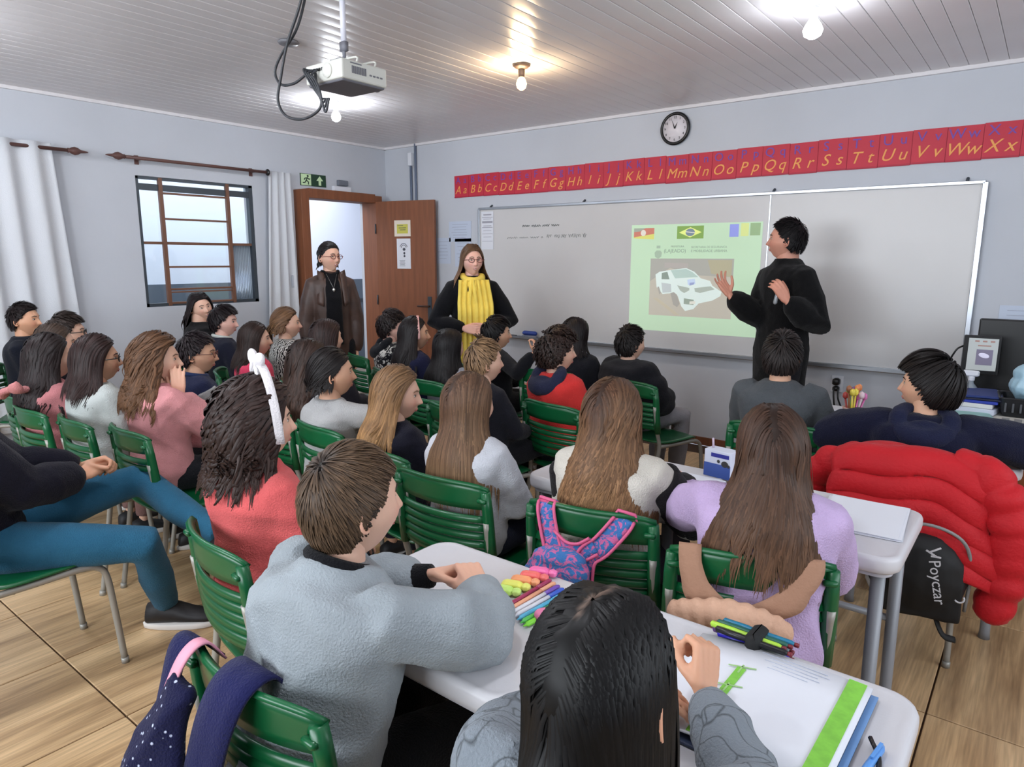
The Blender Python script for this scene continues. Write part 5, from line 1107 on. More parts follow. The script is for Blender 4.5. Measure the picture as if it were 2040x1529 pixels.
# ---- foreground
P_('P30', 'girl with long straight black hair at the front desk, seen from behind', -.342, .606, 1.15, 0, look=0, hp=-12, lean=6, ch=(-.335, .33, 0), chl='green school chair under the girl with straight black hair, below the picture',
   hair=HR('long', (.035, .032, .036), n=1700, len=0.70, vol=.03, brx=.56, w=.0040, m=17, clump=.15, mess=.02, part=-.05, partline=1, tip=(.05, .045, .045)), skin='tan',
   top=top(cloth((.47, .50, .53), (.30, .32, .34), 'vein', 7), loose=1.15, wr=.008, wsc=.7, name='sweatshirt'), legs=pants((.08, .08, .1)),
   arms=[dict(w=(-.50, .93, .76), d=(.9, .5, .3), pole=(-1, -.2, -.5)), dict(w=(-.375, 1.0, .79), e=(-.245, .86, .755), d=(-.22, .5, .8), n=(-1, .3, -.2), curl=1.25, thumb=.9)], W=1.02)
P_('P29', 'boy with short brown hair in light grey hoodie, hands folded on the desk', -1.009, .798, 1.15, -6, look=-14, lean=14, hp=0, ch=(-1.035, .56, 1), chl='green school chair with the starry navy bag, under the boy in the grey hoodie',
   hair=HR('short', (.13, .095, .075), tip=(.36, .28, .21), n=3000, len=.046, vol=.05, lift=.004, w=.0026, m=7, streak=.25), skin='light',
   top=top((.57, .60, .62), name='hoodie', loose=1.22, thick=.022, wr=.0085, wsc=.7, neckband=cloth((.06, .06, .075)), cuff=cloth((.06, .06, .075))), legs=pants((.06, .06, .065), thick=.02, wr=.004),
   arms=[dict(w=(-1.045, 1.03, .785), d=(.75, .6, .1), n=(.45, -.6, -.7), curl=.95, thumb=.8, pole=(-1, -.2, -.4)), dict(w=(-.905, 1.045, .79), e=(-.80, .935, .775), d=(-.8, .4, .3), n=(-.6, .1, -.8), curl=1.0, thumb=.8)], W=1.12, hs=.925)
P_('P28', 'girl in salmon pink sweater with dark curly hair and a white bow', -1.729, 1.045, 1.15, -10, look=-20, ch=(-1.66, .835, -10), lod=1.0, W=1.1,
   hair=HR('curly', (.16, .11, .10), tip=(.20, .14, .12), n=1300, len=0.36, vol=.42, wave=.016, freq=3.0, curl=1.0, w=.0062, m=19, mess=.05, clump=.7, bundle=12, fan=.35, fwd=.01), skin='light',
   top=top((.82, .37, .37), wr=.007, wsc=.7, thick=.02), legs=pants((.12, .12, .15)), arms=['lap', 'lap'])
P_('P27', 'girl in lilac sweatshirt with very long brown hair, leaning on her desk', -.523, 1.767, 1.13, 12, look=22, hr=-4, ch=(-.505, 1.60, 21), lean=10,
   hair=HR('wavy', (.20, .135, .105), tip=(.36, .26, .19), n=1300, len=0.54, vol=.12, brx=.85, fan=.5, wave=.010, freq=1.8, w=.0044, m=20, mess=.05, clump=.65, streak=.3), skin='light',
   top=top((.73, .64, .79), wr=.007, wsc=.7, loose=1.25, thick=.02, name='sweatshirt', low=.03), legs=pants((.45, .5, .58)),
   arms=[dict(w=(-.66, 2.02, .775), e=(-.80, 1.86, .76), d=(.8, .6, 0)), dict(w=(-.43, 2.06, .775), d=(-.5, .8, 0), pole=(.2, -.3, -1))], W=1.05)
P_('P24', 'girl in cream vest with black sleeves and long wavy light brown hair', -1.012, 1.803, 1.14, 5, look=-2, ch=(-.985, 1.62, 11.4),
   hair=HR('wavy', (.25, .165, .12), tip=(.58, .44, .31), n=1300, len=0.53, vol=.13, brx=.85, fan=.55, wave=.015, freq=2.6, w=.0044, m=18, mess=.05, clump=.6, streak=.35), skin='light',
   top=top((.80, .78, .74), sleeves_mat=cloth((.10, .09, .10)), wr=.004, thick=.024, loose=1.1, name='vest'), legs=pants((.2, .2, .25)), arms=['lap', 'desk'], W=1.02)
P_('P20', 'girl with long straight light brown hair in pale grey top, central row', -1.554, 1.749, 1.11, 3.4, look=-8, ch=(-1.535, 1.56, 3.4),
   hair=HR('long', (.30, .215, .165), tip=(.52, .41, .30), n=1200, len=0.53, vol=.09, brx=.85, w=.0042, m=18, mess=.04, clump=.45, streak=.3), skin='light',
   top=top((.78, .79, .82), wr=.004, name='sweater', loose=1.1), legs=pants((.10, .12, .2)), arms=['lap', 'lap'])
P_('P19', 'blonde girl with long loose hair in dark top, face in profile', -2.039, 1.855, 1.07, -14, look=-52, hp=6, ch=(-1.96, 1.66, -10.7),
   hair=HR('wavy', (.40, .30, .215), tip=(.66, .50, .32), n=1000, len=0.50, vol=.16, wave=.007, freq=1.6, w=.0045, m=16, mess=.05, clump=.4, streak=.25, fwd=.01), skin='light',
   top=top((.10, .10, .15), wr=.003), legs=pants((.1, .1, .15)))
P_('P26', 'boy in navy hoodie with black bowl-cut hair, looking sideways', -.335, 3.055, 1.13, 8, look=84, ch=(-.34, 2.80, 10), chl='green school chair covered by the red puffer jacket',
   hair=HR('short', (.075, .06, .058), n=1300, len=.125, vol=.26, lift=.004, w=.0040, m=12, tip=(.10, .08, .075)), skin='tan',
   top=top((.075, .085, .17), thick=.026, wr=.005, loose=1.3, hood=cloth((.10, .115, .21)), name='hoodie'), legs=pants((.12, .13, .18)), W=1.12,
   arms=[dict(w=(-.63, 3.27, .80), d=(-.3, .9, .3), pole=(-1, .1, -.5), curl=.9), dict(w=(-.10, 3.30, .78), d=(-.4, .9, 0), pole=(1, .1, -.2))])
P_('P25', 'boy in dark grey sweater with short black hair, back to the viewer', -.94, 3.223, 1.17, 8, look=6, ch=(-.885, 3.0, 10.3),
   hair=HR('short', (.10, .08, .078), tip=(.17, .14, .13), n=1000, len=.052, vol=.07, w=.0034, m=8), skin='tan', top=top((.30, .315, .33), thick=.02, wr=.004, loose=1.15), legs=pants((.12, .13, .18)), W=1.1,
   arms=[dict(w=(-1.05, 3.52, .775), d=(.5, .8, 0)), dict(w=(-.82, 3.46, .775), d=(-.4, .8, 0), pole=(.4, -.3, -1))])
# ---- middle
P_('P13', 'girl with dark hair in a low bun and light grey striped top', -2.46, 1.859, 1.11, -12, look=-30, ch=(-2.44, 1.735, -8), chl='green chair under the girl with the low bun and light grey top',
   hair=HR('tied', (.09, .07, .068), n=700, len=.26, vol=.05, tie=(0, -.098, -.035), bun=.034, m=12, w=.0045), skin='tan', top=top(cloth((.66, .66, .66)), wr=.003, name='t_shirt'), legs=pants((.1, .1, .14)),
   arms=['lap', dict(w=(-2.26, 2.06, .93), d=(-.2, .1, 1), n=(-.5, -.5, 0), curl=.8)])
P_('P12', 'dark-haired person with long wavy hair behind the girl in striped grey', -2.912, 2.066, 1.09, -10, look=-16, chl='green chair under the wavy-haired person behind the girl in light grey',
   hair=HR('wavy', (.16, .115, .10), tip=(.28, .2, .16), n=750, len=0.50, vol=.24, wave=.014, freq=2.2, m=16, mess=.06, clump=.5), skin='light', top=top((.14, .13, .15)), legs=pants((.1, .1, .14)), lod=.8)
P_('P21', 'boy in red hoodie with curly dark hair in the middle of the room', -2.043, 3.012, 1.12, -12, look=-38, ch=(-1.91, 2.74, -10),
   hair=HR('short', (.12, .085, .075), tip=(.2, .14, .12), n=750, len=.085, vol=.24, lift=.016, wave=.008, freq=5, m=10, w=.0045), skin='light',
   top=top((.80, .21, .20), wr=.004, hood=cloth((.14, .15, .24)), loose=1.15, name='hoodie'), legs=pants((.1, .1, .12)), W=1.08, lod=.8)
P_('P18', 'blond boy with a small tied tuft of hair on top', -2.205, 2.596, 1.10, -12, look=-28, lod=.8,
   hair=HR('short', (.40, .31, .23), tip=(.58, .46, .34), n=800, len=.045, vol=.06, lift=.006, m=7, w=.0035), skin='light', top=top((.10, .10, .13), wr=.003), legs=pants((.08, .08, .1)))
P_('P17', 'boy in black t-shirt with straight black hair, one hand raised', -2.977, 3.640, 1.10, -25, look=-42, lod=.8,
   hair=HR('short', (.06, .05, .055), n=700, len=.085, vol=.16, lift=.003, m=9), skin='tan', top=top((.075, .08, .10), wr=.003), legs=pants((.07, .07, .09)),
   arms=['lap', dict(w=(-2.60, 3.56, .90), d=(0, .05, 1), n=(-.6, -.3, 0), curl=.9, pole=(.6, -.5, -.8))])
P_('P16', 'girl with straight black shoulder-length hair in grey white top', -2.87, 3.05, 1.07, -6, look=-10, lod=.8,
   hair=HR('long', (.065, .05, .055), n=700, len=0.44, vol=.14, m=14, mess=.03, clump=.25), skin='light', top=top((.55, .56, .60), wr=.003), legs=pants((.1, .1, .12)))
P_('P22', 'girl in black with short dark hair, nearest the whiteboard tray', -2.389, 3.728, 1.12, 0, look=-10, ch=(-2.50, 3.55, 8), lod=.8,
   hair=HR('long', (.085, .06, .062), n=600, len=0.31, vol=.13, m=12, mess=.03, clump=.3), skin='light', top=top((.09, .095, .12), wr=.003, thick=.022), legs=pants((.1, .1, .12)))
P_('P23', 'boy in black puffer jacket and light grey trousers, facing the slide', -2.025, 3.793, 1.09, -24, look=-24, ch=(-1.90, 3.57, -19), lod=.8,
   hair=HR('short', (.085, .065, .062), n=800, len=.042, vol=.05, m=7, w=.0036), skin='light',
   top=top((.09, .09, .11), wr=.002, thick=.045, loose=1.35, quilt=.09, collar=1, name='padded_jacket'), legs=pants((.55, .54, .56), thick=.02, wr=.004), W=1.08,
   arms=['lap', 'lap'])
P_('P15', 'girl in navy with a pale pink headband, profile', -3.27, 3.14, 1.12, -16, look=-44, lod=.8,
   hair=HR('long', (.085, .065, .068), n=600, len=0.40, vol=.12, m=12, clump=.3), skin='tan', top=top((.12, .13, .24), wr=.003), legs=pants((.1, .1, .15)))
P_('P14', 'child in black hooded sweater with white scribble print, head bowed sideways', -3.734, 3.363, 1.12, -30, look=-55, hr=10, hp=4, ch=(-4.03, 3.26, -19), chl='green school chair standing behind the child with the scribble print, by the door', lod=.8,
   hair=HR('short', (.12, .09, .09), n=600, len=.075, vol=.14, wave=.006, freq=4, m=9), skin='pink', top=top(cloth((.10, .10, .12), (.78, .78, .76), 'splash', 22), wr=.003, hood=cloth((.09, .10, .12)), name='hoodie'), legs=pants((.1, .1, .12)))
P_('P11', 'long-haired child in dark top seated just in front of the doorway woman', -3.43, 2.565, 1.13, -6, look=-10, lod=.7,
   hair=HR('long', (.17, .115, .105), n=500, len=0.38, vol=.16, m=12), skin='light', top=top((.15, .14, .17)), legs=pants((.1, .1, .12)))
P_('P9', 'girl with light brown gathered hair and zebra print top', -4.34, 2.90, 1.14, -14, look=-38, lod=.8,
   hair=HR('tied', (.36, .26, .18), tip=(.45, .33, .23), n=600, len=.26, vol=.10, tie=(0, -.105, -.02), tail=.26, m=12, wave=.003), skin='light', top=top(cloth((.82, .82, .80), (.12, .11, .12), 'zebra', 60), wr=.003), legs=pants((.1, .1, .12)))
P_('P8', 'girl in bright pink sweater with dark brown hair', -4.01, 2.44, 1.09, -30, look=-34, ch=(-4.145, 2.25, -35), lod=.8,
   hair=HR('long', (.16, .11, .095), n=550, len=0.38, vol=.12, m=12, clump=.3), skin='light', top=top((.93, .30, .43), wr=.004, thick=.022), legs=pants((.85, .25, .42)))
P_('P7', 'child in navy with black hair and white collar, smiling', -4.735, 2.64, 1.15, -20, look=-50, hp=4, lod=.8,
   hair=HR('short', (.10, .07, .08), n=600, len=.07, vol=.12, m=8), skin='pink', top=top((.12, .13, .19), wr=.003, neckband=cloth((.80, .82, .80))), legs=pants((.1, .1, .12)))
P_('P6', 'smiling woman in black with long dark hair, seated by the window wall', -5.25, 2.745, 1.225, -20, look=-95, hr=12, adult=True, hs=.95, W=.9, smile=1, lod=.8,
   hair=HR('long', (.11, .08, .085), n=700, len=0.46, vol=.16, m=14, clump=.35), skin='light', top=top((.07, .07, .08), wr=.003, thick=.02), legs=pants((.08, .08, .1)))
P_('P10', 'boy in navy and grey jacket with glasses and cropped dark hair', -3.527, 1.805, 1.11, -16, look=-40, hp=4, lod=.8, glasses=(.45, .28, .24),
   hair=HR('short', (.14, .11, .12), n=800, len=.035, vol=.03, m=6, w=.0034), skin='tan', top=top((.13, .15, .26), sleeves_mat=cloth((.62, .62, .62)), wr=.003, name='jacket', neckband=cloth((.15, .2, .34))), legs=pants((.1, .1, .12)))
# ---- left rows
P_('P5', 'girl in light pink sweater with curly light brown hair, hand on her cheek', -3.181, 1.44, 1.15, -10, look=-34, ch=(-3.02, 1.20, -3), W=1.12,
   hair=HR('curly', (.29, .20, .14), tip=(.40, .28, .19), n=1100, len=0.42, vol=.34, wave=.016, freq=2.8, curl=.8, w=.0052, m=20, mess=.05, clump=.65, fan=.4, fwd=-.01, streak=.2), skin='light',
   top=top((.82, .56, .57), wr=.007, wsc=.7, thick=.022, loose=1.2), legs=pants((.12, .12, .14)),
   arms=['lap', dict(w=(-3.08, 1.475, .885), d=(-.08, .05, 1), n=(-.85, .5, .1), curl=.22, pole=(.5, .3, -1))])
P_('P4', 'girl in pale grey white t-shirt with dark hair and black glasses', -3.52, 1.315, 1.135, -4, look=-24, ch=(-3.40, 1.13, -3), glasses=(.05, .05, .06), lod=.9,
   hair=HR('long', (.155, .10, .095), tip=(.17, .11, .10), n=900, len=0.37, vol=.20, m=14, mess=.03, clump=.3, w=.0048), skin='tan', top=top((.74, .76, .75), sleeve='short', wr=.004, thick=.02, loose=1.25, name='t_shirt'), legs=pants((.15, .14, .15)), W=1.08)
P_('P3', 'child in dusty pink eared hoodie with long dark hair, back row', -3.87, 1.235, 1.12, -2, look=-12, ch=(-3.80, 1.08, 0), lod=.9,
   hair=HR('wavy', (.12, .09, .09), tip=(.14, .1, .1), n=800, len=0.46, vol=.26, wave=.008, m=14, clump=.4), skin='light', top=top((.70, .45, .46), wr=.005, thick=.026, hood=cloth((.74, .49, .49)), name='hoodie'), legs=pants((.5, .38, .36)))
P_('P3b', 'brown-haired child mostly hidden behind the pink eared hoodie', -4.19, 1.37, 1.145, -6, look=-16, lod=.7,
   hair=HR('long', (.22, .17, .14), tip=(.2, .15, .13), n=500, len=0.36, vol=.15, m=12), skin='light', top=top((.16, .15, .18)), legs=pants((.1, .1, .12)))
P_('P2', 'boy with dark brown hair and glasses beside the boy in black', -4.552, 1.556, 1.17, -10, look=-28, chl='green chair under the dark-haired boy with glasses, next to the boy in black', lod=.8, glasses=(.1, .1, .1),
   hair=HR('short', (.17, .135, .12), n=650, len=.06, vol=.09, m=8), skin='light', top=top((.14, .14, .17)), legs=pants((.1, .1, .12)))
P_('P1', 'boy in black t-shirt with short dark hair beside the wide curtain', -5.348, 1.585, 1.20, -32, look=-48, lod=.9,
   hair=HR('short', (.13, .10, .10), n=800, len=.034, vol=.03, m=7, w=.0036, fz=.03), skin=(.82, .62, .50), top=top((.07, .085, .13), sleeve='short', wr=.003, name='t_shirt'), legs=pants((.1, .1, .12)), arms=['crossed', 'crossed'], W=1.05)
# ---- grown-ups
P_('P31', 'person in navy jacket and blue leggings with crossed legs, head out of view', -2.87, .58, 1.24, -8, look=-10, lean=-7, ch=(-2.775, .50, 0), chl='green school chair under the person in blue leggings', adult=True, W=.95, hs=.97, lod=1,
   hair=HR('tied', BLK, n=300, len=.2, vol=.03, tie=(0, -.10, .03), bun=.03), skin='tan', top=top((.07, .068, .115), thick=.026, wr=.006, loose=1.25, name='jacket'), legs=pants((.16, .36, .47), name='leggings', thick=.014, wr=.001),
   arms=[dict(w=(-2.875, .985, .70), d=(.6, .85, .2), n=(.5, -.2, -.7), curl=1.0, thumb=.8), dict(w=(-2.79, .955, .69), d=(-.6, .85, .2), n=(-.5, .1, -.8), curl=.9, thumb=.8)],
   knees=[((-.16, .57, .575), (.27, .72, .39), (.38, .76, .32)), ((.28, .45, .46), (.07, .56, .085), (.16, .68, .04))], shoes=(.09, .08, .09))
P_('A1', 'smiling woman in brown leather jacket with tied dark hair, in the doorway', -4.503, 3.425, 1.62, -118, look=-92, ch=False, adult=True, stand=True, hs=.98, W=.9, smile=1, glasses=(.45, .2, .18),
   hair=HR('tied', (.10, .08, .085), n=500, len=.2, vol=.03, tie=(0, -.10, .035), bun=.036, m=10, fem=1), skin=(.86, .68, .59), top=top(mat('brown_leather', (.27, .19, .16), .5, noise=.25, nscale=12), wr=.004, loose=1.15, thick=.022, name='leather_jacket', low=.10), legs=pants((.08, .08, .1)), arms=['down', 'down'])
P_('A2', 'woman with glasses wearing a black cardigan and long yellow scarf', -3.475, 3.952, 1.60, -130, look=-122, ch=False, adult=True, stand=True, hs=1.0, W=1.0, smile=.6, glasses=(.40, .2, .2),
   hair=HR('long', (.36, .27, .20), tip=(.56, .42, .31), n=700, len=0.48, vol=.06, m=16, clump=.35, fem=1, fwd=.02), skin='pink', top=top((.05, .055, .075), wr=.003, loose=1.2, thick=.018, name='cardigan'), legs=pants((.09, .09, .12)),
   arms=[dict(at=(-.085, .205, .985), d=(.9, .45, -.1), n=(.2, -.8, -.3), curl=.8, pole=(-1, -.4, -.5)), dict(at=(.085, .205, .985), d=(-.9, .45, -.1), n=(-.2, -.8, -.3), curl=.8, pole=(1, -.4, -.5))])
P_('A3', 'man in black jacket gesturing in front of the projected slide', -1.369, 4.60, 1.75, 140, look=98, hp=-2, ch=False, adult=True, stand=True, hs=1.09, W=1.1,
   hair=HR('short', (.085, .075, .08), n=900, len=.03, vol=.02, m=6, w=.0036, fz=.035), skin=(.78, .56, .48), top=top((.045, .045, .052), wr=.005, loose=1.3, thick=.026, collar=1, name='jacket', low=.12), legs=pants((.08, .08, .10)),
   arms=[dict(w=(-1.255, 4.30, 1.255), d=(-.45, -.25, .75), n=(-.5, .7, -.3), curl=.5, pole=(.5, .3, -1)), dict(w=(-1.655, 4.42, 1.27), d=(-.55, -.1, .85), n=(.6, -.5, .5), curl=.25, spread=.35, thumb=.1, pole=(.3, 0, -1))])
# ================================================================ WORN AND CARRIED THINGS
def LW(r): return r['root']          # parts are built in the person's own frame
def ribbon(g, P, w, side, th=.003):
    P = np.asarray(P, float); side = np.asarray(side, float); side = side if side.ndim == 2 else np.tile(side, (len(P), 1)); w = np.broadcast_to(w, (len(P),))
    return g.grid(np.stack([P-side*w[:, None]/2, P-side*w[:, None]/6, P+side*w[:, None]/6, P+side*w[:, None]/2], 1), th)
# A1 black blouse and pendant, A2 scarf, A3 clicker
r = PP['A1']; Nk, Pl = r['Nk'], r['Pl']
e = G(); e.tube([Nk+V(0, .048, .0), Nk+V(0, .090, -.07), Nk+V(0, .135, -.20), Nk+V(0, .135, -.36), Nk+V(0, .14, -.56)], np.array([[.050, .012], [.058, .022], [.062, .026], [.066, .028], [.070, .028]]), 16, up=(0, 1, 0))
e.tube([Nk+V(.062*math.cos(a), .010+.058*math.sin(a), -.010+.018*math.cos(a*2)) for a in np.linspace(0, 2*PI, 17)[:-1]], .014, 8, closed=True)
v, f, n_ = remesh(e, .008, 3); fastmesh('blouse', wrinkle(v, n_, .003, 4), f, cloth((.06, .06, .075)), LW(r))
G().ell(Nk+V(.0, .150, -.13), V(.010, .004, .014)).tube([Nk+V(-.04, .075, -.01), Nk+V(0, .148, -.12), Nk+V(.04, .075, -.01)], .0015, 5).build('pendant', mat('silver', (.8, .8, .78), .3, metal=.8), LW(r))
for s in (-1, 1):
    g = G(); g.grid([[Nk+V(s*(.060+.045*u+.02*v), .072+.06*v**.6-.03*u, -.0-.26*v+.02*u) for u in (0, .5, 1)] for v in np.linspace(0, 1, 9)], .008); g.build('lapel', mat('brown_leather', 0), LW(r))
r = PP['A2']; Nk = r['Nk']; M_sc = mat('scarf_yellow', (.90, .80, .36), .85, noise=.10, nscale=10, bump=.3, bscale=120); M_sc2 = mat('blouse_gold', (.84, .66, .22), .8)
g = G(); t = np.linspace(0, 1, 34)
for s in (-1, 1):
    P = []
    for v in np.linspace(0, 1, 22):
        z = -.02-.70*v; yy = .095+.082*min(1, v*3.2)-.012*max(0, v-.5)
        P.append([Nk+V(s*(.050+.020*min(1, v*4)-.072+.135*u)+0*s, yy+.010*math.sin(u*22+s+v*1.5)+.004*math.sin(v*14+u*5), z) for u in t])
    g.grid(P, .004)
g.build('scarf', M_sc, LW(r))
e = G(); e.tube([Nk+V(.072*math.cos(a), .012+.068*math.sin(a), .004-.030*max(0, math.sin(a))) for a in np.linspace(0, 2*PI, 25)[:-1]], .026, 10, closed=True); v, f, n_ = remesh(e, .007, 2); fastmesh('scarf_loop', wrinkle(v, n_, .006, 8), f, M_sc, LW(r))
r = PP['A3']; S_, E_, Wr, d, n, kw = r['aj'][0]
Rz = r['root'].rotation_euler.z; wp = np.array(r['root'].location)+rotm(rz=Rz)@Wr+rotm(rz=Rz)@(d*.075+n*.03)
tag(G().tube([wp+V(.01, 0, .05), wp+V(-.01, -.01, -.07)], [.010, .013], 10, round_=True).build('presenter_remote', mat('remote_grey', (.62, .64, .66), .3, metal=.4)), 'small silver remote held in the hand of the man in black', 'remote')
# headband and bow, hair clip, hood ears, watch
def band(r, m, name, y0=.022, w=.016, rad=(.088, .0, .130), tilt=-.15, lift=1.0):
    Hc, Rh, hs = r['Hc'], r['Rh'], r['hs']; a = np.linspace(-.25, PI+.25, 25); P = [Hc+Rh@(V(rad[0]*math.cos(q), y0+tilt*rad[2]*math.sin(q), .005+rad[2]*math.sin(q)*lift)*hs) for q in a]
    g = G(); ribbon(g, P, w, Rh@V(0, 1, 0), .005); return g.build(name, m, LW(r)), P
M_bow = cloth((.88, .86, .87)); r = PP['P28']; b_, P = band(r, M_bow, 'headband', .030, .024, (.126, 0, .180), -.08)
Hc, Rh, hs = r['Hc'], r['Rh'], r['hs']; c = Hc+Rh@(V(-.045, .014, .190)*hs); g = G()
for s in (-1, 1): g.ell(c+Rh@V(s*.040, 0, .004), V(.040, .014, .022), Rh@rotm(ry=-s*.35), 14, 8).ell(c+Rh@V(s*.030, -.006, -.022), V(.012, .008, .030), Rh@rotm(ry=-s*.6), 10, 6)
g.ell(c, V(.014, .014, .014)); g.build('bow', M_bow, LW(r))
band(PP['P15'], cloth((.86, .66, .64)), 'headband', .030, .017, (.090, 0, .128), -.05)
r = PP['P22']; G().ell(r['Hc']+r['Rh']@(V(.0, -.112, .055)*r['hs']), V(.022, .006, .010)).build('hair_clip', mat('clip_blue', (.55, .75, .80), .4), LW(r))
r = PP['P18']; Hc, Rh, hs = r['Hc'], r['Rh'], r['hs']; e = G(); rs_ = np.random.RandomState(4)
for k in range(26): a = rs_.rand()*6.28; q = rs_.uniform(.2, 1); e.tube(curve_pts([Hc+Rh@(V(0, -.03, .112)*hs), Hc+Rh@(V(.012*q*math.cos(a), -.03+.012*q*math.sin(a), .135)*hs), Hc+Rh@(V(.034*q*math.cos(a), -.035+.034*q*math.sin(a), .145+.01*q)*hs)], 3), .0032, 5)
e.build('hair_tuft', mat('tuft_brown', (.30, .22, .15), .6), LW(r)); G().tube([Hc+Rh@(V(.010*math.cos(a), -.03+.010*math.sin(a), .128)*hs) for a in np.linspace(0, 2*PI, 13)[:-1]], .004, 6, closed=True).build('hair_tie', M_black, LW(r))
r = PP['P3']; Nk = r['Nk']; M_ear = cloth((.76, .50, .50))
for s, q in ((-1, V(-.12, -.14, -.08)), (1, V(.10, -.15, .02))):
    e = G(); e.tube(curve_pts([Nk+V(s*.03, -.08, -.02), Nk+V(s*.07, -.12, -.02)+q*.3, Nk+q+V(s*.03, -.02, 0)], 4), [.030]*4+[.032]*4+[.018], 10, flat=.6, round_=True); v, f, n_ = remesh(e, .008, 2); fastmesh('hood_ear', v, f, M_ear, LW(r))
r = PP['P31']; S_, E_, Wr, d, n, kw = r['aj'][0]; dd = nrm(Wr-E_); P = Wr-dd*.055
G().tube([P, P+dd*.022], [.036, .035], 18).rbox(P+dd*.011+V(-.01, -.01, .034), (.026, .03, .012), .004).build('watch', mat('watch_teal', (.45, .68, .72), .4), LW(r))
# ---------------------------------------------------------------- things hung on the chairs
class Fr:       # frame at the middle of a chair's top edge
    def __init__(s, bx, by, yaw): s.o = V(bx, by, .78); s.a = math.radians(yaw); s.R = rotm(rz=s.a)
    def __call__(s, x, y, z): return s.o+s.R@V(x, y, z)
def local(name, label, cat, fr, group=None): return empty(name, label, cat, tuple(fr.o), fr.a, group)
# red puffer jacket over the chair of the boy in navy
fr = Fr(-.34, 2.80, 10); fr.o[2] = .735; J = local('puffer_jacket', 'bright red quilted puffer jacket draped over the chair of the boy in navy', 'jacket', fr)
M_puff = mat('puffer_red', (.70, .08, .12), .6, spec=.25, sheen=.05, bump=.25, bscale=90)
us = np.linspace(-1, 1, 41); vs_ = np.linspace(0, 1, 64)
P = np.zeros((64, 41, 3))
for i, v in enumerate(vs_):
    for j, u in enumerate(us):
        L2 = .50*v
        if L2 < .12: y0, z0 = .06-.02*L2/.12, -.10+L2*1.1
        elif L2 < .20: k = (L2-.12)/.08*PI; y0, z0 = .045*math.cos(k)-.015, .032+.035*math.sin(k)
        else: y0, z0 = -.062-.16*(L2-.20), .032-(L2-.20)*1.02
        wd = .235+.05*v+.02*math.sin(v*9); sag = -.020*(1-u*u)*0+.035*abs(u)**3*-1
        q = (L2+.012*math.sin(u*5))/.076; bul = .022*abs(math.sin(q*PI))**.6*(1-abs(u)**6)
        nn = V(0, -1, 0) if L2 > .2 else nrm(V(0, (.5-(L2-.12)/.08) if L2 > .12 else 1, 1))
        P[i, j] = V(u*wd+.01*math.sin(q*2+u*3), y0, z0+sag)+nn*bul+V(0, -.012*math.sin(u*7+v*4)*v, -.07*v*max(0, u))
G().grid(P, .022).build('jacket_body', M_puff, J)
def puff_tube(pts, r0, name, seg=.075, n=14):
    C_ = curve_pts(pts, 14); L3 = np.concatenate([[0], np.cumsum(np.linalg.norm(np.diff(C_, axis=0), axis=1))]); rr = np.interp(L3/L3[-1], [0, 1], r0)*(.84+.20*np.abs(np.sin(L3/seg*PI))**.6)
    rr[0] *= .5; rr[-1] *= .75; g = G(); g.tube(C_, rr, n, flat=.72, up=(0, 1, 0)); g.v[-1] = g.v[-1]+.004*np.sin(g.v[-1][:, [1, 2, 0]]*60); return g.build(name, M_puff, J)
puff_tube([(.14, -.0, .025), (.24, -.045, .01), (.305, -.08, -.12), (.315, -.09, -.30), (.285, -.09, -.47)], (.085, .062), 'jacket_sleeve')
puff_tube([(-.14, .0, .02), (-.22, -.015, .015), (-.29, .0, -.04), (-.33, .03, -.13)], (.065, .06), 'jacket_sleeve')
puff_tube([(-.12, .02, .035), (0, .025, .045), (.12, .02, .035)], (.035, .035), 'jacket_collar')
fr2 = Fr(-.30, 2.70, 10); K = local('black_bag', 'black rounded bag with white lettering hanging below the red jacket', 'bag', fr2)
e = G(); e.ell((.04, -.02, -.38), (.155, .075, .155)).box((.04, -.01, -.46), (.27, .11, .14)); v, f, n_ = remesh(e, .009, 6); fastmesh('bag_body', wrinkle(v, n_, .003, 12), f, mat('bag_black', (.035, .036, .045), .7), K)
text('Poyczar', 'lettering', .050, (.088, -.113, -.365), (PI/2, math.radians(78), 0), mat('letter_white', (.8, .8, .82), .6), K)
G().box((.062, -.112, -.265), (.035, .002, .006), rotm(ry=.5)).box((.072, -.112, -.252), (.04, .002, .006), rotm(ry=-.6)).box((.077, -.112, -.275), (.03, .002, .006)).build('emblem', mat('letter_white', 0), K, smooth=False)
G().tube([(.158+.014*math.cos(a), -.108, -.41+.014*math.sin(a)) for a in np.linspace(-2.6, .6, 9)], .003, 6).build('zip_pull', mat('letter_white', 0), K)
G().tube(curve_pts([(-.11, -.03, -.30), (-.08, -.06, -.22), (.04, -.07, -.18), (.15, -.06, -.22), (.19, -.03, -.33), (.19, 0, -.50)], 6), .006, 8).build('piping', mat('piping_grey', (.5, .5, .5), .5), K)
G().tube(curve_pts([(.10, -.03, -.52), (.13, -.05, -.58), (.17, -.03, -.60)], 5), .012, 8, flat=.4).build('strap', mat('bag_black', 0), K)
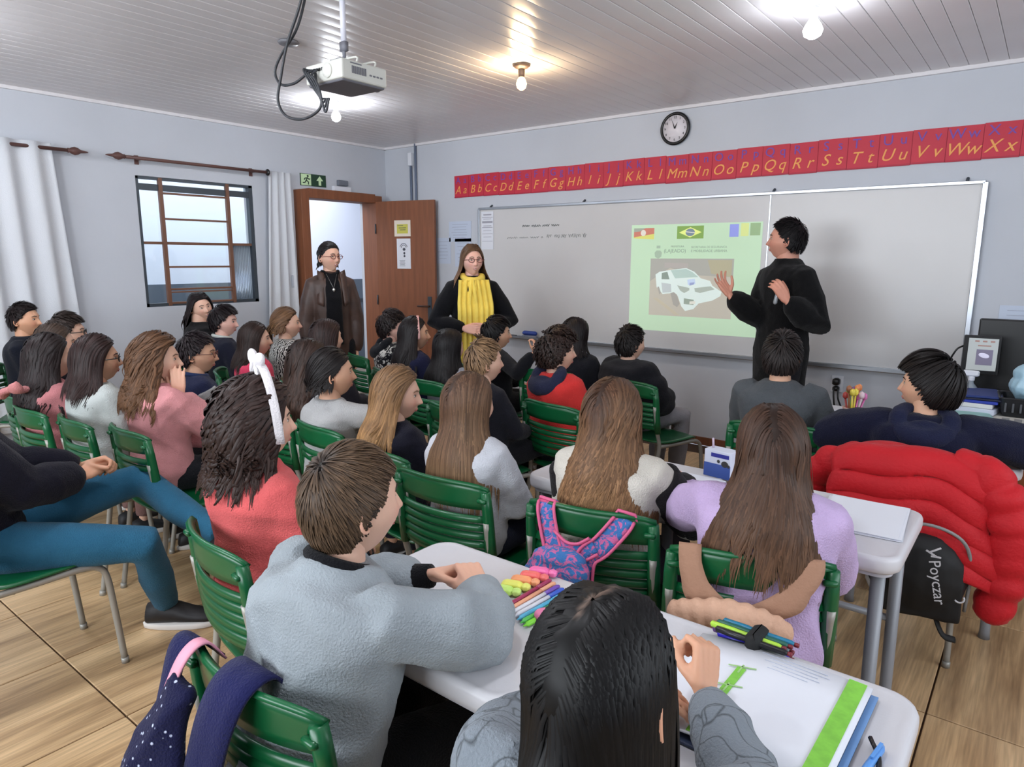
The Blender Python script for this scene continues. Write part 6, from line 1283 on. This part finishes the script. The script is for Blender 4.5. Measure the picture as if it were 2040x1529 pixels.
# blue and pink child's backpack on the chair of the girl in the cream vest
fr = Fr(-.985, 1.62, 11.4); K = local('small_backpack', 'small blue and pink patterned backpack hanging on the chair of the wavy-haired girl', 'backpack', fr)
M_bb = cloth((.26, .46, .70), (.80, .42, .62), 'splash', 26); M_pk = mat('trim_pink', (.82, .36, .52), .6); M_bl = cloth((.28, .48, .70))
def strap(pts, w, m=M_bb):
    C_ = curve_pts(pts, 6); T_ = np.gradient(C_, axis=0); T_ /= np.linalg.norm(T_, axis=1)[:, None]; S2 = np.cross(T_, V(0, -1, 0.1)); S2 /= np.linalg.norm(S2, axis=1)[:, None]+1e-9
    g = G(); ribbon(g, C_, w, S2, .006); o = g.build('strap', m, K); ww = np.broadcast_to(w, (len(C_),))[:, None]
    for s in (-1, 1): G().tube(C_+S2*ww*s/2+V(0, -.004, 0), .005, 6).build('strap_edge', M_pk, o)
strap([(-.125, .03, -.02), (-.125, .0, .012), (-.122, -.022, -.01), (-.105, -.035, -.07), (-.085, -.05, -.12), (-.07, -.06, -.16)], .052)
strap([(.115, .03, -.04), (.115, .0, .000), (.105, -.022, -.02), (.06, -.045, -.08), (.02, -.06, -.12), (.01, -.06, -.22)], .058)
strap([(-.10, -.04, -.085), (-.05, -.055, -.108), (.0, -.058, -.105), (.04, -.055, -.08)], .05)
e = G(); e.rbox((-.055, -.085, -.190), (.185, .085, .15), .03).ell((-.055, -.08, -.125), (.085, .045, .032)).ell((-.12, -.09, -.21), (.05, .04, .07)); v, f, n_ = remesh(e, .006, 5); fastmesh('bag_body', wrinkle(v, n_, .003, 2), f, M_bb, K)
e = G(); e.ell((-.045, -.128, -.222), (.082, .020, .045)); v, f, n_ = remesh(e, .006, 1); fastmesh('front_pocket', v, f, M_bl, K)
G().tube([(-.045+.080*math.cos(a), -.142, -.196+.035*math.sin(a)) for a in np.linspace(PI, 2*PI, 16)], .005, 6).build('pocket_trim', M_pk, K)
G().tube([(-.12+.145*t, -.132+.02*(t-.5)**2, -.155-.02*t) for t in np.linspace(0, 1, 9)], .003, 6).build('zip', mat('zip_dark', (.12, .14, .3), .6), K)
# beige quilted bag on the chair of the girl in lilac
fr = Fr(-.505, 1.60, 21); K = local('shoulder_bag', 'beige quilted shoulder bag hanging on the chair of the girl in lilac', 'bag', fr)
M_be = mat('bag_beige', (.78, .62, .52), .75, bump=.3, bscale=100); M_be2 = mat('bag_tan', (.60, .45, .36), .8, bump=.2, bscale=100)
def wide(pts, w):
    C_ = curve_pts(pts, 8); g = G(); ribbon(g, C_, np.interp(np.linspace(0, 1, len(C_)), np.linspace(0, 1, len(w)), w), V(1, 0, 0), .006); return g.build('strap', M_be2, K)
wide([(-.145, .03, -.05), (-.145, .0, .012), (-.142, -.025, -.02), (-.128, -.045, -.06), (-.10, -.06, -.095), (-.055, -.065, -.12)], [.055, .055, .055, .065, .10, .13])
wide([(.135, .03, -.05), (.135, .0, .008), (.130, -.025, -.02), (.10, -.045, -.06), (.06, -.06, -.095), (.0, -.065, -.12)], [.062, .062, .062, .07, .11, .14])
tt = np.linspace(0, 1, 70); C_ = curve_pts([(-.185, -.09, -.135), (-.12, -.10, -.115), (-.04, -.105, -.105), (.04, -.10, -.125), (.10, -.095, -.155)], 18)[:70]
e = G(); e.tube(C_, .030*(.86+.20*np.abs(np.sin(tt*PI*9)))*np.interp(tt, [0, .08, .9, 1], [.6, 1, 1, .6]), 14, flat=1.25, round_=False)
e.ell((-.045, -.122, -.105), (.024, .022, .034)).ell((-.02, -.12, -.108), (.020, .018, .026)); v, f, n_ = remesh(e, .005, 2); fastmesh('bag_body', wrinkle(v, n_, .003, 6), f, M_be, K)
# navy starry backpack on the chair of the boy in grey
fr = Fr(-1.035, .56, 1); K = local('starry_backpack', 'navy backpack with white star scribbles hung on the nearest green chair', 'backpack', fr)
M_nv = cloth((.085, .09, .22), (.75, .78, .88), 'dots', 62); M_nv2 = cloth((.10, .11, .28))
e = G(); e.tube(curve_pts([(-.10, -.05, -.02), (-.12, -.085, -.12), (-.14, -.11, -.24), (-.14, -.11, -.38)], 5), np.linspace(.03, .12, 16), 14, flat=.5, up=(0, 1, 0)); e.ell((-.05, -.10, -.30), (.14, .065, .15)); v, f, n_ = remesh(e, .007, 4); fastmesh('bag_body', wrinkle(v, n_, .007, 31, .7), f, M_nv, K)
g = G(); ribbon(g, curve_pts([(.03, .05, -.06), (.03, .02, .016), (.03, -.03, .012), (.015, -.06, -.05), (-.01, -.08, -.16)], 6), .10, V(1, 0, 0), .006); g.build('strap', M_nv2, K)
g = G(); ribbon(g, curve_pts([(-.155, .04, -.03), (-.155, .0, .018), (-.15, -.03, .01), (-.14, -.06, -.06), (-.14, -.085, -.14)], 6), .055, V(1, 0, 0), .006); g.build('strap', M_nv2, K)
g = G(); ribbon(g, curve_pts([(-.115, .03, -.02), (-.118, .0, .024), (-.12, -.035, .012), (-.135, -.062, -.05), (-.155, -.08, -.12)], 6), .028, V(1, 0, 0), .004); g.build('name_ribbon', mat('ribbon_pink', (.86, .58, .66), .6), K)
g = G(); rs_ = np.random.RandomState(3)
for k in range(14):
    x, z = rs_.uniform(-.2, 0), rs_.uniform(-.42, -.12); a0 = rs_.rand()*6
    g.tube([(x+.008*math.cos(a), -.185+.5*abs(x+.08)*.35-.02*0, z+.008*math.sin(a)) for a in np.linspace(a0, a0+3.5, 7)], .0013, 4)
# pink bottle under the desk
bt = empty('drink_bottle', 'clear pink drinking bottle standing under the desk of the girl in lilac', 'bottle', (-.245, 2.02, .0))
G().lathe([(.034, 0), (.037, .004), (.037, .11), (.034, .14), (.022, .16)], n=18).build('bottle_body', mat('pink_clear', (.75, .45, .48), .15, trans=.5), bt); G().lathe([(.024, .155), (.026, .16), (.026, .19), (.012, .20), (.010, .215), (.001, .216)], n=14).build('bottle_cap', mat('cap_dark', (.25, .25, .3), .4), bt)
texts_to_mesh()
